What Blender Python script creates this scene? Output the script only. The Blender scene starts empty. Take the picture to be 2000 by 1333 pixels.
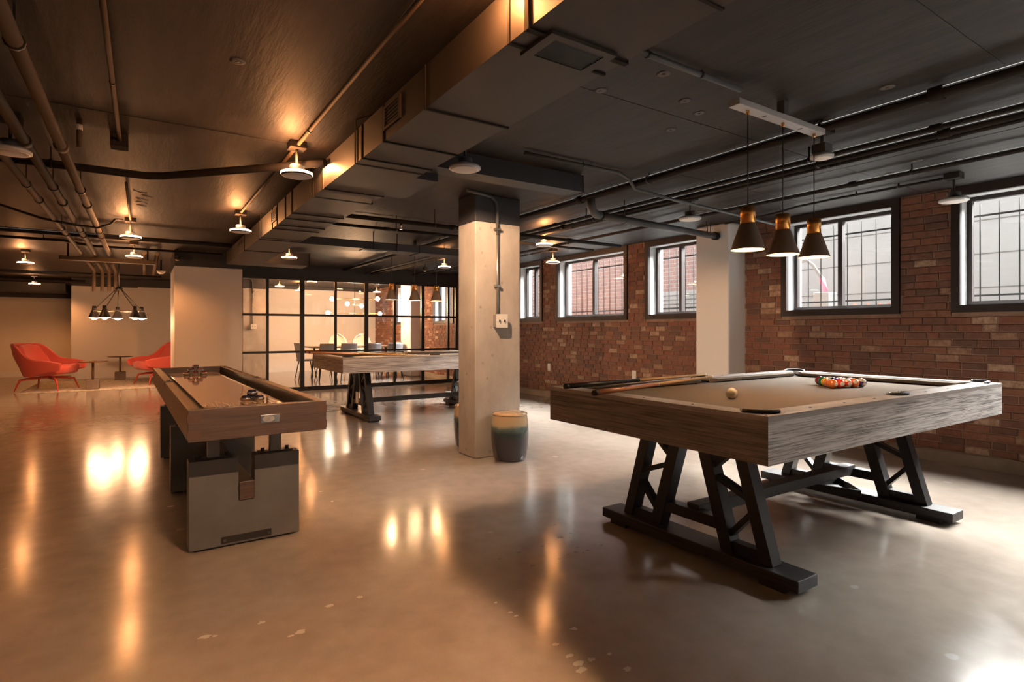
import bpy, bmesh, math, random
from mathutils import Vector, Matrix, Euler
random.seed(7)
S = bpy.context.scene
COL = S.collection

# ------------------------------------------------------------------ camera
CAM_H = 1.12
YAW = math.atan(721 / 1100)            # view direction turned from +Y towards +X
cam_d = bpy.data.cameras.new('camera'); cam = bpy.data.objects.new('camera', cam_d); COL.objects.link(cam)
cam.location = (0, 0, CAM_H); cam.rotation_euler = (math.pi / 2, 0, -YAW)
cam_d.sensor_width = 36.0; cam_d.lens = 19.8; cam_d.shift_y = -0.01075
cam_d.clip_start = 0.02; cam_d.clip_end = 200
S.camera = cam
S.view_settings.view_transform = 'Standard'; S.view_settings.look = 'None'
S.view_settings.exposure = 1.55; S.view_settings.gamma = 1.0; S.view_settings.use_curve_mapping = False

# ------------------------------------------------------------------ sky and sun
W = bpy.data.worlds.new('world'); S.world = W; W.use_nodes = True
bg = W.node_tree.nodes['Background']; bg.inputs[0].default_value = (0.95, 0.97, 1.0, 1); bg.inputs[1].default_value = 0.85
sun_d = bpy.data.lights.new('sun', 'SUN'); sun = bpy.data.objects.new('sun', sun_d); COL.objects.link(sun)
sun_d.energy = 78.0; sun_d.angle = math.radians(60); sun_d.color = (1.0, 0.965, 0.94)
sun.rotation_euler = Vector((-1.0, 0.12, -0.88)).to_track_quat('-Z', 'Y').to_euler(); sun.location = (12, 4, 9)

WARM = (1.0, 0.37, 0.115)
BULB = (1.0, 0.58, 0.28)
CEIL = 2.31
WX = 5.68                               # room face of the brick wall

# ------------------------------------------------------------------ materials
def new_mat(name):
    m = bpy.data.materials.new(name); m.use_nodes = True
    return m, m.node_tree, m.node_tree.nodes['Principled BSDF']
def plain(name, col, rough=0.5, metal=0.0, spec=0.5, bump=0.0, bscale=60.0, var=0.0, coat=0.0, sheen=0.0):
    m, nt, p = new_mat(name)
    p.inputs['Base Color'].default_value = (*col, 1); p.inputs['Roughness'].default_value = rough
    p.inputs['Metallic'].default_value = metal; p.inputs['Specular IOR Level'].default_value = spec
    p.inputs['Coat Weight'].default_value = coat; p.inputs['Sheen Weight'].default_value = sheen
    tc = nt.nodes.new('ShaderNodeTexCoord'); nz = nt.nodes.new('ShaderNodeTexNoise')
    nz.inputs['Scale'].default_value = bscale; nz.inputs['Detail'].default_value = 4
    nt.links.new(tc.outputs['Object'], nz.inputs['Vector'])
    if var > 0:
        mx = nt.nodes.new('ShaderNodeMix'); mx.data_type = 'RGBA'
        mx.inputs[6].default_value = (*[c * (1 - var) for c in col], 1); mx.inputs[7].default_value = (*[min(1, c * (1 + var)) for c in col], 1)
        nz2 = nt.nodes.new('ShaderNodeTexNoise'); nz2.inputs['Scale'].default_value = bscale * 0.12; nz2.inputs['Detail'].default_value = 6
        nt.links.new(tc.outputs['Object'], nz2.inputs['Vector'])
        rp = nt.nodes.new('ShaderNodeMapRange'); rp.inputs[1].default_value = 0.3; rp.inputs[2].default_value = 0.7
        nt.links.new(nz2.outputs['Fac'], rp.inputs[0]); nt.links.new(rp.outputs[0], mx.inputs[0]); nt.links.new(mx.outputs[2], p.inputs['Base Color'])
    if bump > 0:
        b = nt.nodes.new('ShaderNodeBump'); b.inputs['Strength'].default_value = bump; b.inputs['Distance'].default_value = 0.004
        nt.links.new(nz.outputs['Fac'], b.inputs['Height']); nt.links.new(b.outputs['Normal'], p.inputs['Normal'])
    return m
def emit(name, col, st):
    m, nt, p = new_mat(name)
    p.inputs['Base Color'].default_value = (0.8, 0.7, 0.6, 1)
    p.inputs['Emission Color'].default_value = (*col, 1); p.inputs['Emission Strength'].default_value = st
    return m
def glass(name, tint=(0.94, 0.96, 0.95), rough=0.0):
    m = bpy.data.materials.new(name); m.use_nodes = True; nt = m.node_tree; nt.nodes.clear()
    o = nt.nodes.new('ShaderNodeOutputMaterial'); mx = nt.nodes.new('ShaderNodeMixShader')
    t = nt.nodes.new('ShaderNodeBsdfTransparent'); t.inputs[0].default_value = (*tint, 1)
    g = nt.nodes.new('ShaderNodeBsdfGlossy'); g.inputs['Roughness'].default_value = rough
    lw = nt.nodes.new('ShaderNodeLayerWeight'); lw.inputs[0].default_value = 0.5
    pw = nt.nodes.new('ShaderNodeMath'); pw.operation = 'POWER'; pw.inputs[1].default_value = 5; nt.links.new(lw.outputs['Facing'], pw.inputs[0])
    f = nt.nodes.new('ShaderNodeMath'); f.operation = 'MULTIPLY_ADD'; f.inputs[1].default_value = 0.9; f.inputs[2].default_value = 0.04; nt.links.new(pw.outputs[0], f.inputs[0])
    nt.links.new(f.outputs[0], mx.inputs[0]); nt.links.new(t.outputs[0], mx.inputs[1]); nt.links.new(g.outputs[0], mx.inputs[2])
    nt.links.new(mx.outputs[0], o.inputs[0]); return m
def wood(name, axis, dark, light, rough=0.55, scale=1.0, bump=0.5, contrast=(0.35, 0.68)):
    m, nt, p = new_mat(name); L = nt.links.new
    tc = nt.nodes.new('ShaderNodeTexCoord'); mp = nt.nodes.new('ShaderNodeMapping')
    sc = [34 * scale] * 3; sc[axis] = 1.3 * scale; mp.inputs['Scale'].default_value = sc
    L(tc.outputs['Object'], mp.inputs[0])
    big = nt.nodes.new('ShaderNodeTexNoise'); big.inputs['Scale'].default_value = 0.22; big.inputs['Detail'].default_value = 2
    L(mp.outputs[0], big.inputs['Vector'])
    ad = nt.nodes.new('ShaderNodeVectorMath'); ad.operation = 'MULTIPLY_ADD'
    L(big.outputs['Color'], ad.inputs[0]); ad.inputs[1].default_value = (5, 5, 5); L(mp.outputs[0], ad.inputs[2])
    n1 = nt.nodes.new('ShaderNodeTexNoise'); n1.inputs['Scale'].default_value = 1.0; n1.inputs['Detail'].default_value = 7; n1.inputs['Roughness'].default_value = 0.62
    n1.inputs['Distortion'].default_value = 1.2
    L(ad.outputs[0], n1.inputs['Vector'])
    mp2 = nt.nodes.new('ShaderNodeMapping'); s2 = [230 * scale] * 3; s2[axis] = 4.5 * scale; mp2.inputs['Scale'].default_value = s2
    L(tc.outputs['Object'], mp2.inputs[0])
    n2 = nt.nodes.new('ShaderNodeTexNoise'); n2.inputs['Scale'].default_value = 1.0; n2.inputs['Detail'].default_value = 3
    L(mp2.outputs[0], n2.inputs['Vector'])
    av = nt.nodes.new('ShaderNodeMath'); av.operation = 'MULTIPLY_ADD'; L(n2.outputs['Fac'], av.inputs[0]); av.inputs[1].default_value = 0.55
    sm = nt.nodes.new('ShaderNodeMath'); sm.operation = 'MULTIPLY'; L(n1.outputs['Fac'], sm.inputs[0]); sm.inputs[1].default_value = 0.5
    L(sm.outputs[0], av.inputs[2])
    r = nt.nodes.new('ShaderNodeValToRGB'); r.color_ramp.elements[0].position = contrast[0]; r.color_ramp.elements[1].position = contrast[1]
    r.color_ramp.elements[0].color = (*dark, 1); r.color_ramp.elements[1].color = (*light, 1)
    L(av.outputs[0], r.inputs[0]); L(r.outputs[0], p.inputs['Base Color'])
    b = nt.nodes.new('ShaderNodeBump'); b.inputs['Strength'].default_value = bump; b.inputs['Distance'].default_value = 0.003
    L(av.outputs[0], b.inputs['Height']); L(b.outputs[0], p.inputs['Normal'])
    p.inputs['Roughness'].default_value = rough
    return m

M = {}
M['white'] = plain('white_paint', (0.74, 0.72, 0.70), 0.6, bump=0.05)
M['jamb'] = plain('window_jamb_paint', (0.40, 0.405, 0.41), 0.6)
M['cream'] = plain('cream_paint', (0.72, 0.66, 0.58), 0.6, bump=0.05)
M['dark'] = plain('charcoal_paint', (0.035, 0.036, 0.042), 0.55, bump=0.1)
M['duct'] = plain('painted_duct', (0.042, 0.036, 0.032), 0.55, bump=0.05, bscale=20)
M['pipe'] = plain('painted_pipe', (0.032, 0.027, 0.025), 0.85, spec=0.12, bump=0.1)
M['pipe_grey'] = plain('grey_pipe', (0.075, 0.078, 0.082), 0.5, bump=0.05)
M['pipe_tan'] = plain('tan_pipe', (0.105, 0.072, 0.046), 0.65, spec=0.3, bump=0.1)
M['black'] = plain('black_metal', (0.018, 0.017, 0.018), 0.4)
M['barblack'] = plain('matt_black_bar', (0.02, 0.02, 0.02), 0.9, spec=0.1)
M['frame'] = plain('bronze_frame', (0.026, 0.019, 0.019), 0.5)
M['blackwood'] = wood('black_stained_wood', 1, (0.010, 0.009, 0.010), (0.045, 0.040, 0.042), 0.5, bump=0.4)
M['steel'] = plain('steel_plate', (0.135, 0.142, 0.155), 0.45, metal=0.3, var=0.18, bscale=30, bump=0.03)
M['galv'] = plain('galvanised_steel', (0.45, 0.45, 0.44), 0.35, metal=0.8)
M['chrome'] = plain('chrome', (0.7, 0.7, 0.72), 0.12, metal=1.0)
M['alu'] = plain('painted_alloy', (0.55, 0.55, 0.56), 0.45, metal=0.3)
M['brass'] = plain('brass', (0.85, 0.42, 0.12), 0.25, metal=1.0)
M['leather'] = plain('black_leather', (0.02, 0.016, 0.014), 0.4, bump=0.3, bscale=200)
M['felt'] = plain('taupe_felt', (0.188, 0.148, 0.115), 0.95, spec=0.1, bump=0.2, bscale=500, sheen=0.1)
M['rail_x'] = wood('grey_rail_x', 0, (0.26, 0.23, 0.22), (0.52, 0.48, 0.46), 0.4, bump=0.15)
M['rail_y'] = wood('grey_rail_y', 1, (0.26, 0.23, 0.22), (0.52, 0.48, 0.46), 0.4, bump=0.15)
M['oak_lit_x'] = wood('washed_oak_lit_x', 0, (0.17, 0.15, 0.15), (0.68, 0.65, 0.645), 0.5, bump=0.8, contrast=(0.42, 0.58))  # long apron boards, lightened: the brighter light on them is in the colour
M['oak_shade_y'] = wood('washed_oak_shade_y', 1, (0.08, 0.066, 0.058), (0.36, 0.30, 0.26), 0.55, bump=0.8, contrast=(0.38, 0.66))  # same oak on the short sides, darkened: their shade is in the colour
M['walnut_shade_x'] = wood('walnut_shade_x', 0, (0.045, 0.031, 0.030), (0.105, 0.073, 0.068), 0.4, bump=0.1)  # same walnut as the side boards, with the dimmer light painted in
M['walnut_end'] = plain('walnut_end_grain', (0.085, 0.05, 0.038), 0.5, bump=0.3, var=0.2)
M['walnut_y'] = wood('walnut_y', 1, (0.13, 0.075, 0.045), (0.27, 0.17, 0.10), 0.4, bump=0.1)
M['play'] = wood('playfield_maple', 1, (0.42, 0.29, 0.20), (0.56, 0.41, 0.29), 0.06, bump=0.0)
M['red'] = plain('red_fabric', (0.56, 0.080, 0.055), 0.85, bump=0.25, bscale=300, sheen=0.3)
M['redmetal'] = plain('red_metal', (0.50, 0.06, 0.035), 0.4)
M['rug'] = plain('cream_rug', (0.52, 0.45, 0.37), 0.95, bump=1.0, bscale=120, var=0.35)
M['walnut'] = wood('side_table_wood', 0, (0.10, 0.055, 0.032), (0.17, 0.10, 0.058), 0.4, bump=0.05)
M['block'] = plain('concrete_block', (0.17, 0.125, 0.10), 0.7, bump=0.3, var=0.2)
M['plastic'] = plain('white_plastic', (0.75, 0.73, 0.70), 0.35)
M['lens'] = plain('frosted_lens', (0.78, 0.74, 0.70), 0.5)
M['pane'] = glass('window_glass')
M['glass'] = glass('partition_glass', (0.96, 0.97, 0.97))
M['glow'] = emit('lamp_rim_glow', (1.0, 0.58, 0.30), 14.0)
M['bulb'] = emit('pendant_bulb', (1.0, 0.80, 0.55), 9.0)
M['globe'] = emit('globe_bulb', (1.0, 0.84, 0.60), 30.0)
M['chairshell'] = plain('beige_chair', (0.42, 0.38, 0.34), 0.5)
M['chairgrey'] = plain('grey_chair', (0.22, 0.21, 0.22), 0.5)
M['ashwood'] = wood('cue_ash', 0, (0.50, 0.30, 0.15), (0.66, 0.44, 0.25), 0.25, bump=0.0)
M['pinkwood'] = wood('cue_rosewood', 0, (0.42, 0.17, 0.08), (0.60, 0.30, 0.17), 0.22, bump=0.0)
M['outwhite'] = plain('outside_render', (0.30, 0.305, 0.31), 0.8, bump=0.2, bscale=15, var=0.04)
M['ground'] = plain('outside_gravel', (0.22, 0.215, 0.21), 0.9, bump=1.0, var=0.2)
M['mortar'] = plain('mortar', (0.29, 0.185, 0.135), 0.9, bump=0.6, bscale=90, var=0.2)
M['outmortar'] = plain('outside_mortar', (0.36, 0.33, 0.32), 0.9, bump=0.4)
M['curb'] = plain('concrete_curb', (0.27, 0.215, 0.165), 0.75, bump=0.4, var=0.25, bscale=30)
M['plant'] = plain('dry_plant', (0.26, 0.14, 0.10), 0.8)
M['pink'] = plain('pink_sleeve', (0.75, 0.14, 0.20), 0.4)
M['drygrey'] = plain('grey_block', (0.13, 0.13, 0.13), 0.8, bump=0.5)

def brick_mat(name, a, b):
    m, nt, p = new_mat(name); L = nt.links.new
    g = nt.nodes.new('ShaderNodeNewGeometry'); n = nt.nodes.new('ShaderNodeTexNoise'); n.inputs['Scale'].default_value = 26; n.inputs['Detail'].default_value = 6
    n.inputs['Roughness'].default_value = 0.65
    L(g.outputs['Position'], n.inputs['Vector'])
    r = nt.nodes.new('ShaderNodeValToRGB'); r.color_ramp.elements[0].position = 0.36; r.color_ramp.elements[1].position = 0.64
    r.color_ramp.elements[0].color = (*a, 1); r.color_ramp.elements[1].color = (*b, 1)
    L(n.outputs['Fac'], r.inputs[0]); L(r.outputs[0], p.inputs['Base Color']); p.inputs['Roughness'].default_value = 0.85
    n2 = nt.nodes.new('ShaderNodeTexNoise'); n2.inputs['Scale'].default_value = 140; n2.inputs['Detail'].default_value = 3; L(g.outputs['Position'], n2.inputs['Vector'])
    bp = nt.nodes.new('ShaderNodeBump'); bp.inputs['Strength'].default_value = 0.5; bp.inputs['Distance'].default_value = 0.003
    L(n2.outputs['Fac'], bp.inputs['Height']); L(bp.outputs[0], p.inputs['Normal'])
    return m
BR = [brick_mat('brick_red', (0.185, 0.072, 0.047), (0.245, 0.105, 0.068)),
      brick_mat('brick_brown', (0.150, 0.070, 0.048), (0.205, 0.100, 0.068)),
      brick_mat('brick_dark', (0.115, 0.060, 0.045), (0.165, 0.085, 0.060)),
      brick_mat('brick_orange', (0.205, 0.090, 0.054), (0.265, 0.125, 0.075)),
      brick_mat('brick_rust', (0.180, 0.080, 0.052), (0.225, 0.110, 0.070)),
      brick_mat('brick_tan', (0.23, 0.120, 0.078), (0.40, 0.255, 0.175)),
      brick_mat('brick_washed', (0.27, 0.155, 0.105), (0.50, 0.36, 0.26))]
BRW = [24, 22, 12, 12, 16, 8, 6]
OB = [brick_mat('facade_brick_pink', (0.27, 0.165, 0.15), (0.32, 0.21, 0.195)), brick_mat('facade_brick_rose', (0.24, 0.14, 0.13), (0.29, 0.19, 0.18))]

def floor_material():
    m, nt, p = new_mat('polished_concrete'); L = nt.links.new; N = nt.nodes.new
    g = N('ShaderNodeNewGeometry')
    n1 = N('ShaderNodeTexNoise'); n1.inputs['Scale'].default_value = 0.9; n1.inputs['Detail'].default_value = 8; n1.inputs['Roughness'].default_value = 0.6
    n2 = N('ShaderNodeTexNoise'); n2.inputs['Scale'].default_value = 9; n2.inputs['Detail'].default_value = 6
    for n in (n1, n2): L(g.outputs['Position'], n.inputs['Vector'])
    r = N('ShaderNodeValToRGB'); r.color_ramp.elements[0].position = 0.33; r.color_ramp.elements[1].position = 0.68
    r.color_ramp.elements[0].color = (0.255, 0.208, 0.172, 1); r.color_ramp.elements[1].color = (0.375, 0.318, 0.272, 1)
    mm = N('ShaderNodeMath'); mm.operation = 'MULTIPLY_ADD'; L(n2.outputs['Fac'], mm.inputs[0]); mm.inputs[1].default_value = 0.3
    m2 = N('ShaderNodeMath'); m2.operation = 'MULTIPLY'; L(n1.outputs['Fac'], m2.inputs[0]); m2.inputs[1].default_value = 0.7; L(m2.outputs[0], mm.inputs[2])
    L(mm.outputs[0], r.inputs[0])
    # pale patched spots and small dark specks, real marks in the slab
    v = N('ShaderNodeTexVoronoi'); v.inputs['Scale'].default_value = 4.2; v.feature = 'F1'
    ds = N('ShaderNodeVectorMath'); ds.operation = 'MULTIPLY_ADD'; L(n2.outputs['Color'], ds.inputs[0]); ds.inputs[1].default_value = (0.05, 0.05, 0); L(g.outputs['Position'], ds.inputs[2])
    L(ds.outputs[0], v.inputs['Vector'])
    st = N('ShaderNodeMapRange'); st.inputs[1].default_value = 0.115; st.inputs[2].default_value = 0.075; L(v.outputs['Distance'], st.inputs[0])
    gate = N('ShaderNodeSeparateColor'); L(v.outputs['Color'], gate.inputs[0])
    gt = N('ShaderNodeMath'); gt.operation = 'GREATER_THAN'; gt.inputs[1].default_value = 0.80; L(gate.outputs[0], gt.inputs[0])
    sp = N('ShaderNodeMath'); sp.operation = 'MULTIPLY'; L(st.outputs[0], sp.inputs[0]); L(gt.outputs[0], sp.inputs[1])
    sp2 = N('ShaderNodeMath'); sp2.operation = 'MULTIPLY'; L(sp.outputs[0], sp2.inputs[0]); sp2.inputs[1].default_value = 0.55
    mx = N('ShaderNodeMix'); mx.data_type = 'RGBA'; L(sp2.outputs[0], mx.inputs[0]); L(r.outputs[0], mx.inputs[6]); mx.inputs[7].default_value = (0.47, 0.43, 0.39, 1)
    L(mx.outputs[2], p.inputs['Base Color'])
    rr = N('ShaderNodeMapRange'); rr.inputs[1].default_value = 0.3; rr.inputs[2].default_value = 0.7; rr.inputs[3].default_value = 0.13; rr.inputs[4].default_value = 0.18
    L(n2.outputs['Fac'], rr.inputs[0]); L(rr.outputs[0], p.inputs['Roughness'])
    p.inputs['Specular IOR Level'].default_value = 0.38
    return m
def ceiling_material():
    m, nt, p = new_mat('painted_board_concrete'); L = nt.links.new; N = nt.nodes.new
    g = N('ShaderNodeNewGeometry'); mp = N('ShaderNodeMapping'); mp.inputs['Scale'].default_value = (9, 1.4, 1); L(g.outputs['Position'], mp.inputs[0])
    n = N('ShaderNodeTexNoise'); n.inputs['Scale'].default_value = 1.6; n.inputs['Detail'].default_value = 8; n.inputs['Roughness'].default_value = 0.68; L(mp.outputs[0], n.inputs['Vector'])
    r = N('ShaderNodeValToRGB'); r.color_ramp.elements[0].position = 0.34; r.color_ramp.elements[1].position = 0.66
    r.color_ramp.elements[0].color = (0.017, 0.014, 0.013, 1); r.color_ramp.elements[1].color = (0.036, 0.030, 0.028, 1)
    L(n.outputs['Fac'], r.inputs[0])
    v = N('ShaderNodeTexVoronoi'); v.inputs['Scale'].default_value = 3.0; mp2 = N('ShaderNodeMapping'); mp2.inputs['Scale'].default_value = (2.2, 1, 1); L(g.outputs['Position'], mp2.inputs[0]); L(mp2.outputs[0], v.inputs['Vector'])
    s_ = N('ShaderNodeMapRange'); s_.inputs[1].default_value = 0.10; s_.inputs[2].default_value = 0.03; L(v.outputs['Distance'], s_.inputs[0])
    mx = N('ShaderNodeMix'); mx.data_type = 'RGBA'; L(s_.outputs[0], mx.inputs[0]); L(r.outputs[0], mx.inputs[6]); mx.inputs[7].default_value = (0.025, 0.022, 0.022, 1)
    L(mx.outputs[2], p.inputs['Base Color'])
    b = N('ShaderNodeBump'); b.inputs['Strength'].default_value = 0.5; b.inputs['Distance'].default_value = 0.01; L(n.outputs['Fac'], b.inputs['Height']); L(b.outputs[0], p.inputs['Normal'])
    p.inputs['Roughness'].default_value = 0.55; p.inputs['Specular IOR Level'].default_value = 0.35
    return m
def pillar_material():
    m, nt, p = new_mat('bare_concrete'); L = nt.links.new; N = nt.nodes.new
    tc = N('ShaderNodeTexCoord'); mp = N('ShaderNodeMapping'); mp.inputs['Scale'].default_value = (4, 4, 2.2); L(tc.outputs['Object'], mp.inputs[0])
    n = N('ShaderNodeTexNoise'); n.inputs['Scale'].default_value = 1.2; n.inputs['Detail'].default_value = 8; n.inputs['Roughness'].default_value = 0.6; L(mp.outputs[0], n.inputs['Vector'])
    r = N('ShaderNodeValToRGB'); r.color_ramp.elements[0].position = 0.3; r.color_ramp.elements[1].position = 0.62
    r.color_ramp.elements[0].color = (0.35, 0.315, 0.28, 1); r.color_ramp.elements[1].color = (0.47, 0.43, 0.395, 1)
    L(n.outputs['Fac'], r.inputs[0])
    v = N('ShaderNodeTexVoronoi'); v.inputs['Scale'].default_value = 7; L(tc.outputs['Object'], v.inputs['Vector'])
    s_ = N('ShaderNodeMapRange'); s_.inputs[1].default_value = 0.13; s_.inputs[2].default_value = 0.04; s_.inputs[4].default_value = 0.6; L(v.outputs['Distance'], s_.inputs[0])
    mx = N('ShaderNodeMix'); mx.data_type = 'RGBA'; L(s_.outputs[0], mx.inputs[0]); L(r.outputs[0], mx.inputs[6]); mx.inputs[7].default_value = (0.24, 0.20, 0.15, 1)
    L(mx.outputs[2], p.inputs['Base Color']); p.inputs['Roughness'].default_value = 0.75
    b = N('ShaderNodeBump'); b.inputs['Strength'].default_value = 0.4; b.inputs['Distance'].default_value = 0.006; L(n.outputs['Fac'], b.inputs['Height']); L(b.outputs[0], p.inputs['Normal'])
    return m
def stool_material():
    m, nt, p = new_mat('reactive_glaze'); L = nt.links.new; N = nt.nodes.new
    tc = N('ShaderNodeTexCoord'); sx = N('ShaderNodeSeparateXYZ'); L(tc.outputs['Object'], sx.inputs[0])
    n = N('ShaderNodeTexNoise'); n.inputs['Scale'].default_value = 9; n.inputs['Detail'].default_value = 4; L(tc.outputs['Object'], n.inputs['Vector'])
    a = N('ShaderNodeMath'); a.operation = 'MULTIPLY_ADD'; L(n.outputs['Fac'], a.inputs[0]); a.inputs[1].default_value = 0.05; L(sx.outputs[2], a.inputs[2])
    r = N('ShaderNodeValToRGB'); cr = r.color_ramp
    mr = N('ShaderNodeMapRange'); mr.inputs[1].default_value = 0.025; mr.inputs[2].default_value = 0.445; L(a.outputs[0], mr.inputs[0])
    cr.elements[0].position = 0.0; cr.elements[0].color = (0.030, 0.030, 0.038, 1)
    cr.elements[1].position = 1.0; cr.elements[1].color = (0.46, 0.30, 0.17, 1)
    for pos, c in ((0.45, (0.032, 0.032, 0.040, 1)), (0.58, (0.022, 0.040, 0.045, 1)), (0.68, (0.10, 0.14, 0.13, 1)), (0.75, (0.42, 0.34, 0.22, 1))):
        e = cr.elements.new(pos); e.color = c
    L(mr.outputs[0], r.inputs[0]); L(r.outputs[0], p.inputs['Base Color']); p.inputs['Roughness'].default_value = 0.12; p.inputs['Coat Weight'].default_value = 0.5
    return m
M['floor'] = floor_material(); M['ceiling'] = ceiling_material(); M['concrete'] = pillar_material(); M['glaze'] = stool_material()

# ------------------------------------------------------------------ mesh builder
class MB:
    def __init__(s): s.v = []; s.f = []; s.mi = []; s.cur = 0; s.sm = []; s.smooth = False
    def _add(s, vs, fs, smooth=None):
        o = len(s.v); s.v += [tuple(v) for v in vs]
        for f in fs: s.f.append([i + o for i in f]); s.mi.append(s.cur); s.sm.append(s.smooth if smooth is None else smooth)
        return s
    def box(s, a, b):
        x0, y0, z0 = a; x1, y1, z1 = b
        vs = [(x0,y0,z0),(x1,y0,z0),(x1,y1,z0),(x0,y1,z0),(x0,y0,z1),(x1,y0,z1),(x1,y1,z1),(x0,y1,z1)]
        return s._add(vs, [(0,3,2,1),(4,5,6,7),(0,1,5,4),(1,2,6,5),(2,3,7,6),(3,0,4,7)])
    def bar(s, p, q, w, h, up=(0, 0, 1)):
        """rectangular bar from p to q, w wide sideways and h along up"""
        p = Vector(p); q = Vector(q); d = (q - p).normalized(); u = Vector(up)
        sd = d.cross(u)
        if sd.length < 1e-4: sd = d.cross(Vector((1, 0, 0)))
        sd.normalize(); u = sd.cross(d).normalized()
        vs = []
        for c in (p, q):
            for a, b in ((-1,-1),(1,-1),(1,1),(-1,1)): vs.append(c + sd * (a * w / 2) + u * (b * h / 2))
        return s._add(vs, [(0,1,2,3),(7,6,5,4),(0,4,5,1),(1,5,6,2),(2,6,7,3),(3,7,4,0)])
    def tube(s, pts, r, n=12, caps=True):
        pts = [Vector(p) for p in pts]; rings = []
        rs = r if isinstance(r, (list, tuple)) else [r] * len(pts)
        d0 = (pts[1] - pts[0]).normalized(); ref = Vector((0, 0, 1)) if abs(d0.z) < 0.9 else Vector((1, 0, 0))
        nrm = d0.cross(ref).normalized(); vs = []
        for i, p in enumerate(pts):
            if i == 0: d = d0
            elif i == len(pts) - 1: d = (pts[i] - pts[i-1]).normalized()
            else: d = ((pts[i+1] - pts[i]).normalized() + (pts[i] - pts[i-1]).normalized()).normalized()
            nrm = (nrm - d * nrm.dot(d)).normalized(); bn = d.cross(nrm)
            for k in range(n):
                t = 2 * math.pi * k / n; vs.append(p + (nrm * math.cos(t) + bn * math.sin(t)) * rs[i])
        fs = []
        for i in range(len(pts) - 1):
            for k in range(n):
                a = i*n+k; b = i*n+(k+1) % n; fs.append((a, b, b+n, a+n))
        o = len(s.v); s._add(vs, fs, True)
        if caps:
            s._add([], []); s.f.append([o + k for k in range(n)][::-1]); s.mi.append(s.cur); s.sm.append(False)
            e = o + (len(pts)-1)*n; s.f.append([e + k for k in range(n)]); s.mi.append(s.cur); s.sm.append(False)
        return s
    def lathe(s, prof, n=28, c=(0, 0, 0), smooth=True, sq=None):
        vs = []; m = len(prof); cx, cy, cz = c
        for (r, z) in prof:
            for k in range(n):
                t = 2*math.pi*k/n; vs.append((cx + r*math.cos(t), cy + r*math.sin(t), cz + z))
        fs = []
        for i in range(m-1):
            for k in range(n):
                a = i*n+k; b = i*n+(k+1) % n; fs.append((a, b, b+n, a+n))
        o = len(s.v); s._add(vs, fs, smooth)
        if prof[0][0] > 1e-5: s.f.append([o+k for k in range(n)][::-1]); s.mi.append(s.cur); s.sm.append(False)
        if prof[-1][0] > 1e-5: s.f.append([o+(m-1)*n+k for k in range(n)]); s.mi.append(s.cur); s.sm.append(False)
        return s
    def prism(s, poly, axis, a, b):
        """extrude polygon (2D) along axis 0/1/2 from a to b"""
        def mk(p, t):
            if axis == 0: return (t, p[0], p[1])
            if axis == 1: return (p[0], t, p[1])
            return (p[0], p[1], t)
        n = len(poly); vs = [mk(p, a) for p in poly] + [mk(p, b) for p in poly]
        fs = [list(range(n))[::-1], list(range(n, 2*n))] + [(i, (i+1) % n, n+(i+1) % n, n+i) for i in range(n)]
        return s._add(vs, fs)
    def grid(s, P, closed_u=False, smooth=True):
        R = len(P); Cn = len(P[0]); vs = [p for row in P for p in row]; fs = []
        for i in range(R-1):
            for k in range(Cn - (0 if closed_u else 1)):
                a = i*Cn+k; b = i*Cn+(k+1) % Cn; fs.append((a, b, b+Cn, a+Cn))
        return s._add(vs, fs, smooth)
    def mesh(s, name, mats):
        me = bpy.data.meshes.new(name); me.from_pydata(s.v, [], s.f)
        for m in mats: me.materials.append(m)
        me.polygons.foreach_set('material_index', s.mi); me.polygons.foreach_set('use_smooth', s.sm)
        bm = bmesh.new(); bm.from_mesh(me); bmesh.ops.recalc_face_normals(bm, faces=bm.faces); bm.to_mesh(me); bm.free()
        me.update(); return me
    def build(s, name, mat, parent=None, bevel=0.0, solid=0.0, sub=0):
        mats = mat if isinstance(mat, list) else [mat]
        mats = [M[m] if isinstance(m, str) else m for m in mats]
        o = bpy.data.objects.new(name, s.mesh(name, mats)); COL.objects.link(o); o.parent = parent
        if solid: md = o.modifiers.new('solid', 'SOLIDIFY'); md.thickness = solid; md.offset = -1
        if bevel: md = o.modifiers.new('bevel', 'BEVEL'); md.width = bevel; md.segments = 2; md.limit_method = 'ANGLE'; md.angle_limit = math.radians(40)
        if sub: md = o.modifiers.new('sub', 'SUBSURF'); md.levels = sub; md.render_levels = sub
        return o
def tag(o, label=None, cat=None, group=None, kind=None):
    if label: o['label'] = label
    if cat: o['category'] = cat
    if group: o['group'] = group
    if kind: o['kind'] = kind
    return o
def empty(name, loc, rz=0.0, **k):
    o = bpy.data.objects.new(name, None); COL.objects.link(o); o.location = loc; o.rotation_euler = (0, 0, rz); o.empty_display_size = 0.05
    return tag(o, **k)
def copy_tree(o, parent=None):
    c = o.copy(); COL.objects.link(c); c.parent = parent
    for ch in list(o.children): copy_tree(ch, c)
    return c
def point(name, loc, power, col=WARM, r=0.02, parent=None):
    d = bpy.data.lights.new(name, 'POINT'); d.energy = power; d.color = col; d.shadow_soft_size = r
    o = bpy.data.objects.new(name, d); COL.objects.link(o); o.location = loc; o.parent = parent; return o
def B(a, b): return MB().box(a, b)
def part(name, mat, parent, a, b, bevel=0.0): return B(a, b).build(name, mat, parent, bevel)

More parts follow.
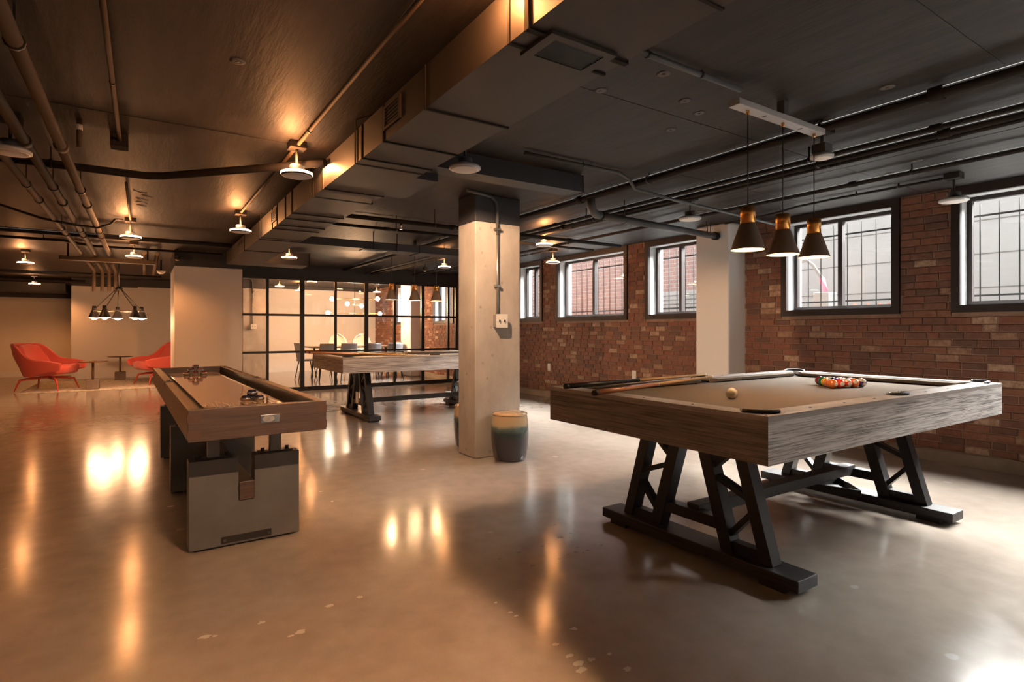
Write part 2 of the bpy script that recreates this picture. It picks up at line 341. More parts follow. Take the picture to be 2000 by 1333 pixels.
# ------------------------------------------------------------------ the setting
X0, X1, Y0, Y1 = -4.6, 5.95, -4.2, 17.9
tag(B((X0, Y0, -0.12), (WX + 0.03, Y1, 0)).build('floor', 'floor'), 'polished grey concrete floor with pale patches', 'floor', kind='structure')
ce = tag(B((X0, Y0, CEIL), (X1, Y1, CEIL + 0.2)).build('ceiling', 'ceiling'), 'dark painted board-marked concrete ceiling', 'ceiling', kind='structure')
for (x, y) in ((3.05, 1.30), (3.85, 1.45), (2.35, 1.95), (2.55, 2.02), (2.02, 1.80), (4.55, 1.75), (4.75, 2.0), (3.9, 2.65), (4.7, 3.7), (0.35, 2.75), (2.62, 2.28), (5.15, 2.6), (1.9, 2.1)):
    hl = MB().lathe([(0.010, -0.003), (0.020, -0.004), (0.034, -0.0005)], 14, (x, y, CEIL)).build('anchor_ring', plain('ring_plaster', (0.16, 0.145, 0.14), 0.8, bump=0.6) if 'ring_plaster' not in bpy.data.materials else bpy.data.materials['ring_plaster'], ce)
    MB().lathe([(0.0, -0.0045), (0.009, -0.004), (0.010, -0.001)], 10, (x, y, CEIL)).build('anchor_hole', 'black', ce)
# formwork joints of the slab: thin raised fins between the boards
for (x, ya, yb) in ((3.35, Y0 + .1, 4.9), (4.30, Y0 + .1, 15.0)):
    MB().bar((x, ya, CEIL - 0.0005), (x, yb, CEIL - 0.0005), 0.003, 0.0030).build('formwork_joint', 'ceiling', ce)
for (y, xa, xb) in ((2.12, 1.5, 5.6), (0.9, 1.5, 5.6), (3.78, -3.0, 0.95), (5.6, 1.5, 5.6), (2.9, 3.2, 5.6)):
    MB().bar((xa, y, CEIL - 0.0005), (xb, y, CEIL - 0.0005), 0.003, 0.0030).build('formwork_joint', 'ceiling', ce)

def painted_wall(name, a, b, mat, label, split=2.07, top=CEIL):
    w = tag(B(a, (b[0], b[1], split)).build(name, mat), label, 'wall', kind='structure')
    B((a[0], a[1], split), (b[0], b[1], top)).build('dark_painted_top', 'dark', w)
    return w
painted_wall('wall_left', (X0 - .15, Y0, 0), (X0, Y1, 2.07), 'cream', 'cream painted side wall of the basement')
painted_wall('wall_rear', (X0, Y0 - .15, 0), (X1, Y0, 2.07), 'cream', 'cream painted wall behind the tables')
painted_wall('wall_back', (X0, 17.68, 0), (-1.36, Y1, 2.0), 'cream', 'warm lit cream wall farthest back behind the red lounge chairs', split=1.90)
wl = painted_wall('wall_lounge', (-1.36, 16.2, 0), (1.20, Y1, 2.12), 'white', 'warm lit white wall behind the wooden side tables', split=2.13)
painted_wall('wall_niche', (-0.10, 15.95, 0), (1.20, 16.2, 2.12), 'white', 'white wall step beside the lounge side table', split=2.13)
painted_wall('wall_room', (1.20, 15.95, 0), (X1, Y1, 2.2), 'white', 'white back wall of the glass-fronted dining room', split=2.22)
bb = tag(B((X0, 17.66, 0), (-1.36, 17.68, 0.14)).build('baseboard_back', 'white'), 'white baseboard under the farthest cream wall', 'baseboard', kind='structure')
tag(B((-1.36, 16.18, 0), (-0.10, 16.2, 0.14)).build('baseboard_lounge', 'white'), 'white baseboard behind the red lounge chairs', 'baseboard', kind='structure')
tag(B((1.30, 15.93, 0), (WX - .01, 15.95, 0.12)).build('baseboard_room', 'white'), 'white baseboard inside the glass-fronted dining room', 'baseboard', kind='structure')
# white wall block that ends the glass partition
painted_wall('wall_divider', (1.20, 11.0, 0), (1.30, 15.95, 2.07), 'white', 'white side wall of the dining room behind the wall block')
wb = painted_wall('wall_block', (0.39, 9.66, 0), (1.30, 11.0, 2.07), 'white', 'tall white wall block at the end of the glass partition')
wb.modifiers.new('b', 'BEVEL').width = 0.006

# ---- brick wall with windows
WINS = [(-3.95, -2.30), (-1.75, -0.15), (0.33, 1.93), (2.316, 3.434), (4.36, 5.373), (5.709, 7.332), (7.714, 8.47), (10.98, 12.02), (13.40, 14.30)]  # first two are unseen windows added to let in more daylight
SILL, WTOP = 1.265, CEIL
wr = MB()
edges = [Y0] + [e for w in WINS for e in w] + [Y1]
wr.box((WX + 0.007, Y0, 0), (X1, Y1, SILL))
for i in range(0, len(edges), 2): wr.box((WX + 0.007, edges[i], SILL), (X1, edges[i+1], WTOP))
wall = tag(wr.build('wall_right', 'mortar'), 'red and tan brick wall under the high windows', 'wall', kind='structure')
PIT, CRS, ZB = 0.172, 0.0628, 0.105
def px(X, Y, Z):
    c, s = math.cos(YAW), math.sin(YAW); z = X*s + Y*c
    return 1000 + 1100*(X*c - Y*s)/z, 645 - 1100*(Z - CAM_H)/z, z
TBL = [(1068, 758), (1540, 727), (1960, 750), (1960, 808), (1498, 910), (1068, 820)]
def inside(x, y, P):
    r = False
    for i in range(len(P)):
        (xa, ya), (xb, yb) = P[i], P[i-1]
        if (ya > y) != (yb > y) and x < (xb-xa)*(y-ya)/(yb-ya)+xa: r = not r
    return r
bricks = []
rb = random.Random(3)
nc = int((CEIL - ZB) / CRS)
for j in range(nc):
    z0 = ZB + j*CRS; z1 = min(z0 + CRS - 0.009, CEIL - 0.004)
    y = Y0 + (0.5*PIT if j % 2 else 0) + rb.uniform(-.012, .012)
    while y < Y1 - PIT:
        ln = PIT if rb.random() > 0.16 else PIT*0.55
        a, b = y, y + ln - 0.010; y += ln
        segs = [(a, b)]
        cuts = [(w0 - 0.004, w1 + 0.004) for (w0, w1) in WINS] if z1 > SILL - 0.01 else []
        cuts += [(3.87, 4.31), (12.66, 13.28), (15.95, 18)]
        for (c0, c1) in cuts:
            ns = []
            for (p, q) in segs:
                if q <= c0 or p >= c1: ns.append((p, q))
                else:
                    if c0 - p > 0.02: ns.append((p, c0))
                    if q - c1 > 0.02: ns.append((c1, q))
            segs = ns
        for (p, q) in segs: bricks.append((p, q, z0, z1, rb.choices(range(7), BRW)[0], rb.uniform(0, 0.006)))
vis = []
for k, (p, q, z0, z1, m_, d) in enumerate(bricks):
    X_, Y_, Z_ = WX, (p+q)/2, (z0+z1)/2
    x, y, z = px(X_, Y_, Z_)
    if z > 0 and x < 2010 and not inside(x, y, TBL): vis.append((z, k))
vis.sort(); near = set(k for z, k in vis[:300])
bmeshes = {}
def brick_box(ln, h, dp):
    mb = MB(); c = 0.0035
    x0, x1 = -dp, 0.014
    f = [(x0, c, c), (x0, ln-c, c), (x0, ln-c, h-c), (x0, c, h-c)]; m1 = [(x0+c, 0, 0), (x0+c, ln, 0), (x0+c, ln, h), (x0+c, 0, h)]; k = [(x1, 0, 0), (x1, ln, 0), (x1, ln, h), (x1, 0, h)]
    mb._add(f + m1 + k, [(0,1,2,3)] + [(i, (i+1) % 4, 4+(i+1) % 4, 4+i) for i in range(4)] + [(4+i, 4+(i+1) % 4, 8+(i+1) % 4, 8+i) for i in range(4)])
    return mb
field = MB()
for k, (p, q, z0, z1, m_, d) in enumerate(bricks):
    if k in near:
        key = (round(q-p, 3), round(z1-z0, 3), m_)
        if key not in bmeshes: bmeshes[key] = brick_box(q-p, z1-z0, 0.004).mesh('brick', [BR[m_]])
        o = bpy.data.objects.new('brick', bmeshes[key]); COL.objects.link(o); o.parent = wall; o.location = (WX + 0.004 - d, p, z0)
    else:
        field.cur = m_; mb = brick_box(q-p, z1-z0, 0.004)
        field._add([(v[0] + WX + 0.004 - d, v[1] + p, v[2] + z0) for v in mb.v], mb.f)
tag(field.build('brick_field', BR, wall), kind='stuff')
# rough concrete curb along the foot of the brick wall
cb = MB()
prev = None; rows = []
n = 120
for i in range(n + 1):
    y = Y0 + (15.9 - Y0)*i/n; w = 0.004*math.sin(i*1.7) + 0.004*math.sin(i*0.61); h = 0.103 + 0.008*math.sin(i*0.9+1) + rb.uniform(-.006, .006)
    rows.append([(WX - 0.035 + w, y, 0.0), (WX - 0.030 + w, y, h*0.9), (WX - 0.012, y, h), (WX + 0.02, y, h)])
cb.grid(rows, smooth=False)
tag(cb.build('trim_1', 'curb'), 'rough tan concrete curb at the foot of the brick wall', 'curb', kind='structure')
# white pilasters against the brick wall
def pilaster(name, y0, y1, x0, lab):
    o = tag(B((x0, y0, 0), (WX + 0.03, y1, CEIL)).build(name, 'white', bevel=0.02), lab, 'pilaster', kind='structure')
pilaster('wall_pilaster', 3.87, 4.31, 5.38, 'white pilaster on the brick wall behind the near pool table')
pilaster('wall_pilaster', 12.66, 13.28, 5.38, 'white pilaster on the brick wall inside the dining room')

WLAB = ['barred high window behind the camera on the brick wall', 'barred high window beyond the right edge of the brick wall', 'high window at the right edge looking onto a white wall',
        'barred high window with pink-tipped pipe and dry plant outside', 'high window partly hidden by the white pilaster with louvres outside',
        'wide barred high window showing pink brick outside', 'narrow barred high window just right of the concrete pillar',
        'barred high window of the dining room nearest the glass partition', 'far barred high window of the dining room']
for i, (a, b) in enumerate(WINS):
    w = empty('window_%d' % (i+1), (WX, a, SILL), label=WLAB[i], cat='window', kind='structure')
    L_, Ht = b - a, WTOP - SILL
    fw = 0.062; d0, d1 = -0.022, 0.02
    pass
    part('casing', 'frame', w, (d0, 0, 0), (d1, L_, fw))
    part('casing', 'frame', w, (d0, 0, Ht - fw*1.25), (d1, L_, Ht - 0.003))
    part('casing', 'frame', w, (d0, 0, fw), (d1, fw, Ht - fw*1.25)); part('casing', 'frame', w, (d0, L_ - fw, fw), (d1, L_, Ht - fw*1.25))
    y0, y1, z0, z1 = fw, L_ - fw, fw, Ht - fw*1.25
    part('jamb', 'jamb', w, (d1, y1, z0), (0.27, y1 + 0.05, z1)); part('jamb', 'jamb', w, (d1, y0 - 0.05, z0), (0.27, y0, z1))
    part('sill_board', 'jamb', w, (d1, y0, z0 - 0.05), (0.27, y1, z0)); part('head_board', 'jamb', w, (d1, y0, z1), (0.27, y1, z1 + 0.05))
    t = 0.034; ym = y0 + (y1 - y0)*0.52; xs = 0.13
    part('sash_rail', 'frame', w, (xs, y0, z0), (xs+.05, y1, z0+t)); part('sash_rail', 'frame', w, (xs, y0, z1-t), (xs+.05, y1, z1))
    part('sash_stile', 'frame', w, (xs, y0, z0+t), (xs+.05, y0+t, z1-t)); part('sash_stile', 'frame', w, (xs, y1-t, z0+t), (xs+.05, y1, z1-t))
    part('meeting_stile', 'frame', w, (xs-.012, ym-.020, z0+t), (xs+.05, ym+.022, z1-t))
    part('pane', 'pane', w, (xs+.022, y0+t, z0+t), (xs+.026, ym-.020, z1-t)); part('pane', 'pane', w, (xs+.022, ym+.022, z0+t), (xs+.026, y1-t, z1-t))
    xb = 0.36
    nb = max(4, int(round((L_ + 0.1)/0.135)))
    for k in range(nb + 1):
        y = -0.05 + (L_ + 0.1)*k/nb
        MB().tube([(xb, y, 0.02), (xb, y, z1 - 0.02)], 0.0055, 6).build('security_bar', 'barblack', w)
    for z in (z0 + 0.09, z1 - 0.13): MB().bar((xb - .008, -0.08, z), (xb - .008, L_ + 0.08, z), 0.008, 0.016).build('security_rail', 'barblack', w)

# ---- light well outside the windows
tag(B((X1, Y0, 1.05), (8.6, Y1, 1.22)).build('ground', 'ground'), 'pale gravel ground of the light well outside the windows', 'ground', kind='structure')
ow = tag(B((8.35, Y0, 1.22), (8.6, 5.6, 3.35)).build('wall_outside', 'outwhite'), 'white rendered wall across the light well', 'wall', kind='structure')
for z in (1.62, 2.02, 2.42, 2.82): part('panel_joint', 'drygrey', ow, (8.343, Y0, z), (8.352, 5.6, z + .012))
ob = tag(B((8.262, 5.6, 1.22), (8.6, 17.9, 3.6)).build('wall_facade', 'outmortar'), 'pink brick facade across the light well', 'wall', kind='structure')
fb = MB(); ro = random.Random(5)
for j in range(int(2.36/0.076)):
    y = 5.6 + (0.1 if j % 2 else 0)
    while y < 17.6:
        fb.cur = ro.randint(0, 1); mb = brick_box(0.188, 0.062, 0.0)
        if not (6.2 < y < 7.6 and j < 8): fb._add([(v[0] + 8.255, v[1] + y, v[2] + 1.23 + j*0.076) for v in mb.v], mb.f)
        y += 0.202
tag(fb.build('facade_brick_field', OB, ob), kind='stuff')
lv = empty('vent_louvre', (8.24, 6.2, 1.22), label='white slatted louvre on the pink brick facade', cat='louvre')
part('louvre_frame', 'outwhite', lv, (0, 0, 0), (0.02, 1.5, 0.62))
for k in range(7): MB().bar((-0.012, 0.02, 0.06 + k*0.08), (-0.012, 1.48, 0.06 + k*0.08), 0.045, 0.012, (0.6, 0, 1)).build('slat', 'outwhite', lv)
pp = empty('standpipe', (6.92, 3.62, 1.22), label='grey bent pipe with a pink sleeve outside the window', cat='pipe')
MB().tube([(0, 0, 0), (0, 0, 0.34), (0, 0.05, 0.53), (0, 0.16, 0.70), (0, 0.24, 0.77), (0, 0.30, 0.76)], 0.022, 8).build('pipe', 'drygrey', pp)
MB().tube([(0, 0, 0.33), (0, 0.05, 0.53)], 0.034, 8).build('sleeve', 'pink', pp)
tag(B((6.62, 3.44, 1.22), (6.82, 3.62, 1.56)).build('planter_block', 'drygrey', bevel=0.01), 'grey concrete block on the ground outside the window', 'block')
dp = MB(); rp = random.Random(9)
for k in range(26):
    bx, by = rp.uniform(-.08, .08), rp.uniform(-.35, .35); dp.tube([(bx, by, 0), (bx + rp.uniform(-.06, .06), by + rp.uniform(-.12, .12), rp.uniform(.08, .20))], [0.004, 0.002], 4)
plant = tag(dp.build('dry_plant', 'plant'), 'dry brown plant outside the window above the pool table', 'plant'); plant.location = (6.7, 2.75, 1.22)
lf = MB()
for k in range(34):
    c = Vector((rp.uniform(-.1, .1), rp.uniform(-.4, .4), rp.uniform(.08, .2))); a = rp.uniform(0, 6.28); e = Vector((math.cos(a)*.3, math.cos(a), math.sin(a)))*0.03; f_ = Vector((0.2, -math.sin(a), math.cos(a)))*0.012
    lf._add([c-e, c+f_, c+e, c-f_], [(0, 1, 2, 3)])
lf.build('leaves', 'plant', plant, solid=0.002)

# ---- glass partition
PY = 10.83
gp = empty('wall_glass', (0, PY, 0), label='black-framed glass partition in front of the dining room', cat='partition', kind='structure')
xs_ = [1.30, 1.863, 2.461, 3.071, 3.671, 4.253, 4.87, 5.46, WX]
zr = [0.0, 0.72, 1.395, 2.07]
for k, x in enumerate(xs_):
    wdt = 0.072 if k in (2, 4, 6) else 0.042
    if k == 0: part('mullion', 'black', gp, (x, -.025, 0), (x + .03, .025, 2.07))
    elif k == len(xs_) - 1: part('mullion', 'black', gp, (x - .05, -.025, 0), (x - .01, .025, 2.07))
    else: part('mullion', 'black', gp, (x - wdt/2, -.03, 0), (x + wdt/2, .03, 2.07))
for z, h in ((0.0, 0.07), (0.70, 0.04), (1.375, 0.04), (2.035, 0.035)): part('rail', 'black', gp, (1.30, -.022, z), (WX - .01, .022, z + h))
for k in range(len(xs_) - 1):
    for r_ in range(3):
        part('pane', 'glass', gp, (xs_[k] + .015, -.003, zr[r_] + .03), (xs_[k+1] - .015, .003, zr[r_+1] - .01))
tag(B((1.19, PY - .06, 2.07), (WX - .0, PY + .06, CEIL)).build('wall_header', 'dark'), 'charcoal bulkhead above the glass partition', 'bulkhead', kind='structure')

# ------------------------------------------------------------------ pillars
def pillar(x0, x1, y0, y1, lab):
    p = empty('concrete_pillar', ((x0+x1)/2, (y0+y1)/2, 0), label=lab, cat='pillar')
    w, d = (x1-x0)/2, (y1-y0)/2
    B((-w, -d, 0), (w, d, 2.07)).build('shaft', 'concrete', p, bevel=0.008); B((-w, -d, 2.07), (w, d, CEIL)).build('painted_top', 'dark', p, bevel=0.006)
    return p
pillar(2.41, 2.88, 4.26, 4.57, 'bare concrete pillar with black top between the two pool tables')
pillar(1.90, 2.40, 14.05, 14.40, 'bare concrete pillar behind the glass partition')
def conduit_run(ox, oy, lab):
    c = empty('electrical_conduit', (ox, oy, 0), label=lab, cat='conduit')
    MB().tube([(-.35, -.1, 2.295), (-.16, -.045, 2.292), (-.06, -.026, 2.285), (-.015, -.02, 2.25), (0, -.02, 2.18), (0, -.02, 1.96)], 0.013, 10).build('upper_pipe', 'pipe_grey', c)
    MB().tube([(0, -.02, 1.96), (0, -.02, 1.25)], 0.0115, 10).build('pipe', 'galv', c)
    part('strap', 'galv', c, (-.03, -.034, 1.50), (.03, -.004, 1.52)); part('strap', 'pipe_grey', c, (-.03, -.036, 2.0), (.03, -.004, 2.02))
    bx = B((-.035, -.062, 1.145), (.075, -.002, 1.255)).build('switch_box', 'galv', c, bevel=0.004)
    part('cover_plate', 'plastic', bx, (-.04, -.066, 1.14), (.08, -.062, 1.26), 0.002); part('toggle', 'black', bx, (-.012, -.076, 1.19), (-.002, -.066, 1.212)); part('toggle', 'black', bx, (.040, -.076, 1.19), (.05, -.066, 1.212))
conduit_run(2.625, 4.26, 'steel conduit with switch box on the near concrete pillar')
conduit_run(2.10, 14.05, 'steel conduit with switch box on the pillar behind the glass')
for y, z, l in ((7.527, 0.50, 'white wall outlet on the brick wall nearer the concrete pillar'), (5.581, 0.50, 'white wall outlet on the brick wall behind the cue sticks')):
    o = empty('wall_outlet', (WX, y, z), label=l, cat='outlet'); part('plate', 'plastic', o, (-.010, -.037, -.06), (.004, .037, .06), 0.002)
    for dz in (-.025, .025): part('socket', 'lens', o, (-.013, -.014, dz-.014), (-.009, .014, dz+.014))

# ------------------------------------------------------------------ pool tables
TL, TW, TH = 2.40, 1.33, 0.80
def make_pool_table(loc, lab):
    t = empty('pool_table', loc, label=lab, cat='pool table', group='trestle pool tables')
    hx, hy = TL/2, TW/2; th = 0.04; z0 = 0.615
    for s in (-1, 1):
        MB().prism([(-hx, s*hy), (hx, s*hy), (hx - th, s*(hy - th)), (-hx + th, s*(hy - th))], 2, z0, TH - 0.0225).build('apron_board', 'oak_lit_x', t)
        MB().prism([(s*hx, -hy), (s*hx, hy), (s*(hx - th), hy - th), (s*(hx - th), -hy + th)], 2, z0, TH - 0.0225).build('apron_board', 'oak_shade_y', t)
    ri, rw = 0.105, 0.045       # rail cap width, cushion width
    pk = 0.062
    def rail(poly, mat): MB().prism(poly, 2, TH - 0.022, TH).build('rail_cap', mat, t, bevel=0.001)
    def cush(a, b, inward):
        a = Vector(a); b = Vector(b); n = Vector((*inward, 0)); d = (b - a).normalized()
        pr = [(0, TH - 0.002), (rw, TH - 0.008), (rw - 0.012, TH - 0.026), (0, TH - 0.034)]
        vs = []
        for c, sg in ((a, 1), (b, -1)):
            for (q, z) in pr: p = c + n*q + d*(sg*q*0.8); vs.append((p.x, p.y, z))
        MB()._add(vs, [(0,1,2,3), (7,6,5,4), (0,4,5,1), (1,5,6,2), (2,6,7,3), (3,7,4,0)]).build('cushion', 'felt', t)
    for s in (-1, 1):
        o, i_ = s*hy, s*(hy - ri)
        rail([(-hx, o), (-pk*0.9, o), (-pk*0.9, i_), (-hx + ri + 0.03, i_)], 'rail_x'); rail([(pk*0.9, o), (hx, o), (hx - ri - 0.03, i_), (pk*0.9, i_)], 'rail_x')
        rail([(-pk*0.9 + .001, o), (pk*0.9 - .001, o), (pk*0.9 - .001, s*(hy - 0.045)), (-pk*0.9 + .001, s*(hy - 0.045))], 'rail_x')
        cush((-hx + ri + 0.04, i_, 0), (-pk, i_, 0), (0, -s)); cush((pk, i_, 0), (hx - ri - 0.04, i_, 0), (0, -s))
        o, i_ = s*hx, s*(hx - ri)
        rail([(o, -hy), (o, hy), (i_, hy - ri - 0.03), (i_, -hy + ri + 0.03)], 'rail_y')
        cush((i_, -hy + ri + 0.04, 0), (i_, hy - ri - 0.04, 0), (-s, 0))
        for f in (-0.375, -0.25, -0.125, 0.125, 0.25, 0.375):
            MB().lathe([(0.006, 0), (0.006, 0.0012), (0, 0.0014)], 8, (f*(TL - 0.2), s*(hy - 0.05), TH)).build('sight', 'black', t)
        for f in (-0.25, 0, 0.25):
            MB().lathe([(0.006, 0), (0.006, 0.0012), (0, 0.0014)], 8, (s*(hx - 0.05), f*(TW - 0.2), TH)).build('sight', 'black', t)
    bx, by = hx - ri + 0.002, hy - ri + 0.002
    B((-bx, -by, TH - 0.075), (bx, by, TH - 0.034)).build('playfield', 'felt', t)
    B((-hx + th, -hy + th, z0 + 0.01), (hx - th, hy - th, z0 + 0.03)).build('underside_panel', 'blackwood', t)
    spots = [(sx*(hx - ri + 0.012), sy*(hy - ri + 0.012), math.atan2(sy, sx), 0.062, 1.25) for sx in (-1, 1) for sy in (-1, 1)] + [(0, sy*(hy - ri + 0.028), math.atan2(sy, 0), 0.056, 1.45) for sy in (-1, 1)]
    for (x, y, a, r, sp) in spots:
        p = empty('pocket', (x, y, TH)); p.parent = t; p.rotation_euler.z = a
        arc = [(-r*0.2 + r*1.05*math.cos(q), r*1.15*math.sin(q), 0.004 + 0.004*math.cos(q)) for q in [(-sp + 2*sp*k/14) for k in range(15)]]
        MB().tube(arc, [0.006] + [0.0085]*13 + [0.006], 8).build('leather_trim', 'leather', p)
        for e in (arc[0], arc[-1]): MB().tube([(e[0] - 0.012, e[1], e[2] - 0.001), (e[0] + 0.008, e[1], e[2] + 0.001)], 0.0075, 8).build('iron_tip', 'chrome', p)
        MB().lathe([(r*0.82, -0.030), (r*0.85, -0.0335), (r*0.8, -0.034)], 18).lathe([(0.0, -0.0325), (r*0.85, -0.0325)], 18).build('pocket_cup', 'black', p)
    for s in (-1, 1):
        tr = empty('trestle', (s*0.785, 0.01, 0)); tr.parent = t
        dx = 0.036
        B((-0.075, -0.595, 0.022), (0.075, 0.595, 0.075)).build('skid', 'blackwood', tr, bevel=0.004)
        for q in (-0.47, 0.47): B((-0.07, q - 0.06, 0), (0.07, q + 0.06, 0.022)).build('skid_pad', 'blackwood', tr)
        for q in (-1, 1):
            ot, it, obm, ib = 0.270*q, 0.062*q, 0.428*q, 0.225*q
            MB().bar((0, obm, 0.070), (0, ot, 0.62), 2*dx, 0.060, (0, 1, 0)).build('leg', 'black', tr, bevel=0.002)
            MB().bar((0, ib, 0.070), (0, it, 0.62), 2*dx, 0.066, (0, 1, 0)).build('leg', 'black', tr, bevel=0.002)
            def yo(z): return obm + (ot - obm)*(z - .07)/.55
            def yi(z): return ib + (it - ib)*(z - .07)/.55
            for (p, zq, r_, zr_) in ((yo, 0.585, yi, 0.44), (yi, 0.42, yo, 0.33), (yo, 0.30, yi, 0.13)):
                MB().bar((0, p(zq), zq), (0, r_(zr_), zr_), 0.045, 0.026, (0, 1, 0)).build('brace', 'black', tr)
            MB().bar((0, yo(0.10), 0.10), (0, yi(0.10), 0.10), 0.05, 0.05, (0, 0, 1)).build('brace', 'black', tr)
        B((-0.03, -0.215, 0.160), (0.03, 0.215, 0.215)).build('cross_rail', 'black', tr)
        B((-0.05, -0.32, 0.590), (0.05, 0.32, 0.624)).build('top_plate', 'black', tr)
    MB().bar((-0.785, 0.01, 0.205), (0.785, 0.01, 0.205), 0.075, 0.060).build('stretcher', 'blackwood', t, bevel=0.003)
    return t
pt1 = make_pool_table((3.13, 1.885, 0), 'grey washed oak pool table with racked balls in the foreground')
pt2 = copy_tree(pt1); pt2.location = (3.13, 7.165, 0); pt2['label'] = 'grey oak pool table standing behind the concrete pillar'
SL = TH - 0.034
# ---- balls
def ball_mat(name, col, stripe):
    m, nt, p = new_mat(name); L = nt.links.new; N = nt.nodes.new
    tc = N('ShaderNodeTexCoord'); sx = N('ShaderNodeSeparateXYZ'); L(tc.outputs['Object'], sx.inputs[0])
    ab = N('ShaderNodeMath'); ab.operation = 'ABSOLUTE'; L(sx.outputs[2], ab.inputs[0])
    gt = N('ShaderNodeMath'); gt.operation = 'GREATER_THAN'; gt.inputs[1].default_value = 0.0155 if stripe else 1.0; L(ab.outputs[0], gt.inputs[0])
    ax = N('ShaderNodeMath'); ax.operation = 'ABSOLUTE'; L(sx.outputs[0], ax.inputs[0])
    g2 = N('ShaderNodeMath'); g2.operation = 'GREATER_THAN'; g2.inputs[1].default_value = 0.0255; L(ax.outputs[0], g2.inputs[0])
    mxm = N('ShaderNodeMath'); mxm.operation = 'MAXIMUM'; L(gt.outputs[0], mxm.inputs[0]); L(g2.outputs[0], mxm.inputs[1])
    mx = N('ShaderNodeMix'); mx.data_type = 'RGBA'; L(mxm.outputs[0], mx.inputs[0]); mx.inputs[6].default_value = (*col, 1); mx.inputs[7].default_value = (0.80, 0.74, 0.62, 1)
    L(mx.outputs[2], p.inputs['Base Color']); p.inputs['Roughness'].default_value = 0.12; p.inputs['Coat Weight'].default_value = 0.4
    return m
bme = bpy.data.meshes.new('ball'); bm = bmesh.new(); bmesh.ops.create_uvsphere(bm, u_segments=28, v_segments=18, radius=0.0286); bm.to_mesh(bme); bm.free()
bme.polygons.foreach_set('use_smooth', [True]*len(bme.polygons))
def ball(loc, mat, lab, grp, rot=(0, 0, 0)):
    me = bme.copy(); me.materials.append(mat); o = bpy.data.objects.new('billiard_ball', me); COL.objects.link(o); o.location = loc; o.rotation_euler = rot
    tag(o, lab, 'billiard ball', grp)
R_ = 0.0286
cu = bme.copy(); cu.materials.append(plain('cue_ball_ivory', (0.85, 0.74, 0.55), 0.12, coat=0.4)); co = bpy.data.objects.new('cue_ball', cu); COL.objects.link(co); co.location = (2.53, 1.80, SL + R_)
tag(co, 'ivory cue ball alone on the near pool table', 'billiard ball')
COLS = {'orange': (0.80, 0.20, 0.04), 'red': (0.70, 0.05, 0.03), 'purple': (0.09, 0.04, 0.24), 'yellow': (0.80, 0.48, 0.06), 'blue': (0.03, 0.07, 0.35), 'green': (0.02, 0.20, 0.10), 'maroon': (0.22, 0.02, 0.03), 'black': (0.01, 0.01, 0.01)}
rack = [[('orange', 0), ('red', 0), ('red', 1), ('orange', 0), ('purple', 1)], [('orange', 1), ('purple', 0), ('green', 1), ('maroon', 1)], [('yellow', 0), ('black', 0), ('blue', 1)], [('green', 0), ('yellow', 1)], [('maroon', 0)]]
O = Vector((3.485, 1.785, 0)); e1 = Vector((0.966, -0.258, 0)); e2 = Matrix.Rotation(math.radians(60), 3, 'Z') @ e1
rk = random.Random(11); ORD = ['nearest row', 'second row', 'middle row', 'fourth row', 'far tip']
bmats = {}
for j, row in enumerate(rack):
    for i, (cn, st) in enumerate(row):
        p = O + e1*(i*2*R_*1.01) + e2*(j*2*R_*1.01)
        key = (cn, st)
        if key not in bmats: bmats[key] = ball_mat('ball_%s_%s' % (cn, 'stripe' if st else 'solid'), COLS[cn], st)
        pos = ['leftmost', 'second from left', 'third from left', 'second from right', 'rightmost'][i] if j == 0 else ['leftmost', 'second', 'third', 'rightmost'][i if i < len(row) - 1 else (3 if len(row) > 1 else 0)]
        lab = '%s %s billiard ball, %s in the %s of the rack' % ('striped' if st else 'solid', cn, pos, ORD[j]) if len(row) > 1 else 'solid %s billiard ball at the far tip of the rack' % cn
        ball((p.x, p.y, SL + R_), bmats[key], lab, 'racked balls on the near pool table', (rk.uniform(-.6, .6) + (0.5 if st else 0), rk.uniform(-.5, .5), rk.uniform(3.6, 4.6)))
# ---- cue sticks
def cue(a, b, butt, lab):
    a = Vector(a); b = Vector(b); ln = (b - a).length; d = (b - a)
    c = empty('cue_stick', a, label=lab, cat='cue stick', group='cue sticks on the pool tables')
    c.rotation_mode = 'QUATERNION'; c.rotation_quaternion = d.to_track_quat('X', 'Z')
    MB().tube([(0, 0, 0), (0.02, 0, 0), (0.022, 0, 0)], [0.0135, 0.0145, 0.0145], 12).build('bumper', 'black', c)
    MB().tube([(0.022, 0, 0), (0.30, 0, 0), (0.62, 0, 0)], [0.0145, 0.0128, 0.0108], 12).build('butt', butt, c)
    MB().tube([(0.62, 0, 0), (0.63, 0, 0)], [0.0112, 0.0110], 12).build('joint_ring', 'alu', c)
    MB().tube([(0.63, 0, 0), (ln - 0.02, 0, 0)], [0.0105, 0.0064], 12).build('shaft', 'ashwood', c)
    MB().tube([(ln - 0.02, 0, 0), (ln - .006, 0, 0)], 0.0064, 10).build('ferrule', 'plastic', c); MB().tube([(ln - .006, 0, 0), (ln, 0, 0)], [0.0062, 0.004], 10).build('tip', 'leather', c)
cue((1.80, 2.035, .8185), (3.13, 2.37, .816), 'pinkwood', 'rosewood cue stick in front on the near pool table')
cue((1.86, 2.33, .822), (3.20, 2.475, .819), 'black', 'black-handled cue stick along the far rail of the near pool table')
cue((1.78, 7.48, .830), (3.14, 7.18, .775), 'pinkwood', 'rosewood cue stick in front on the far pool table')
cue((1.76, 7.62, .830), (3.14, 7.42, .775), 'pinkwood', 'rosewood cue stick behind the other on the far pool table')

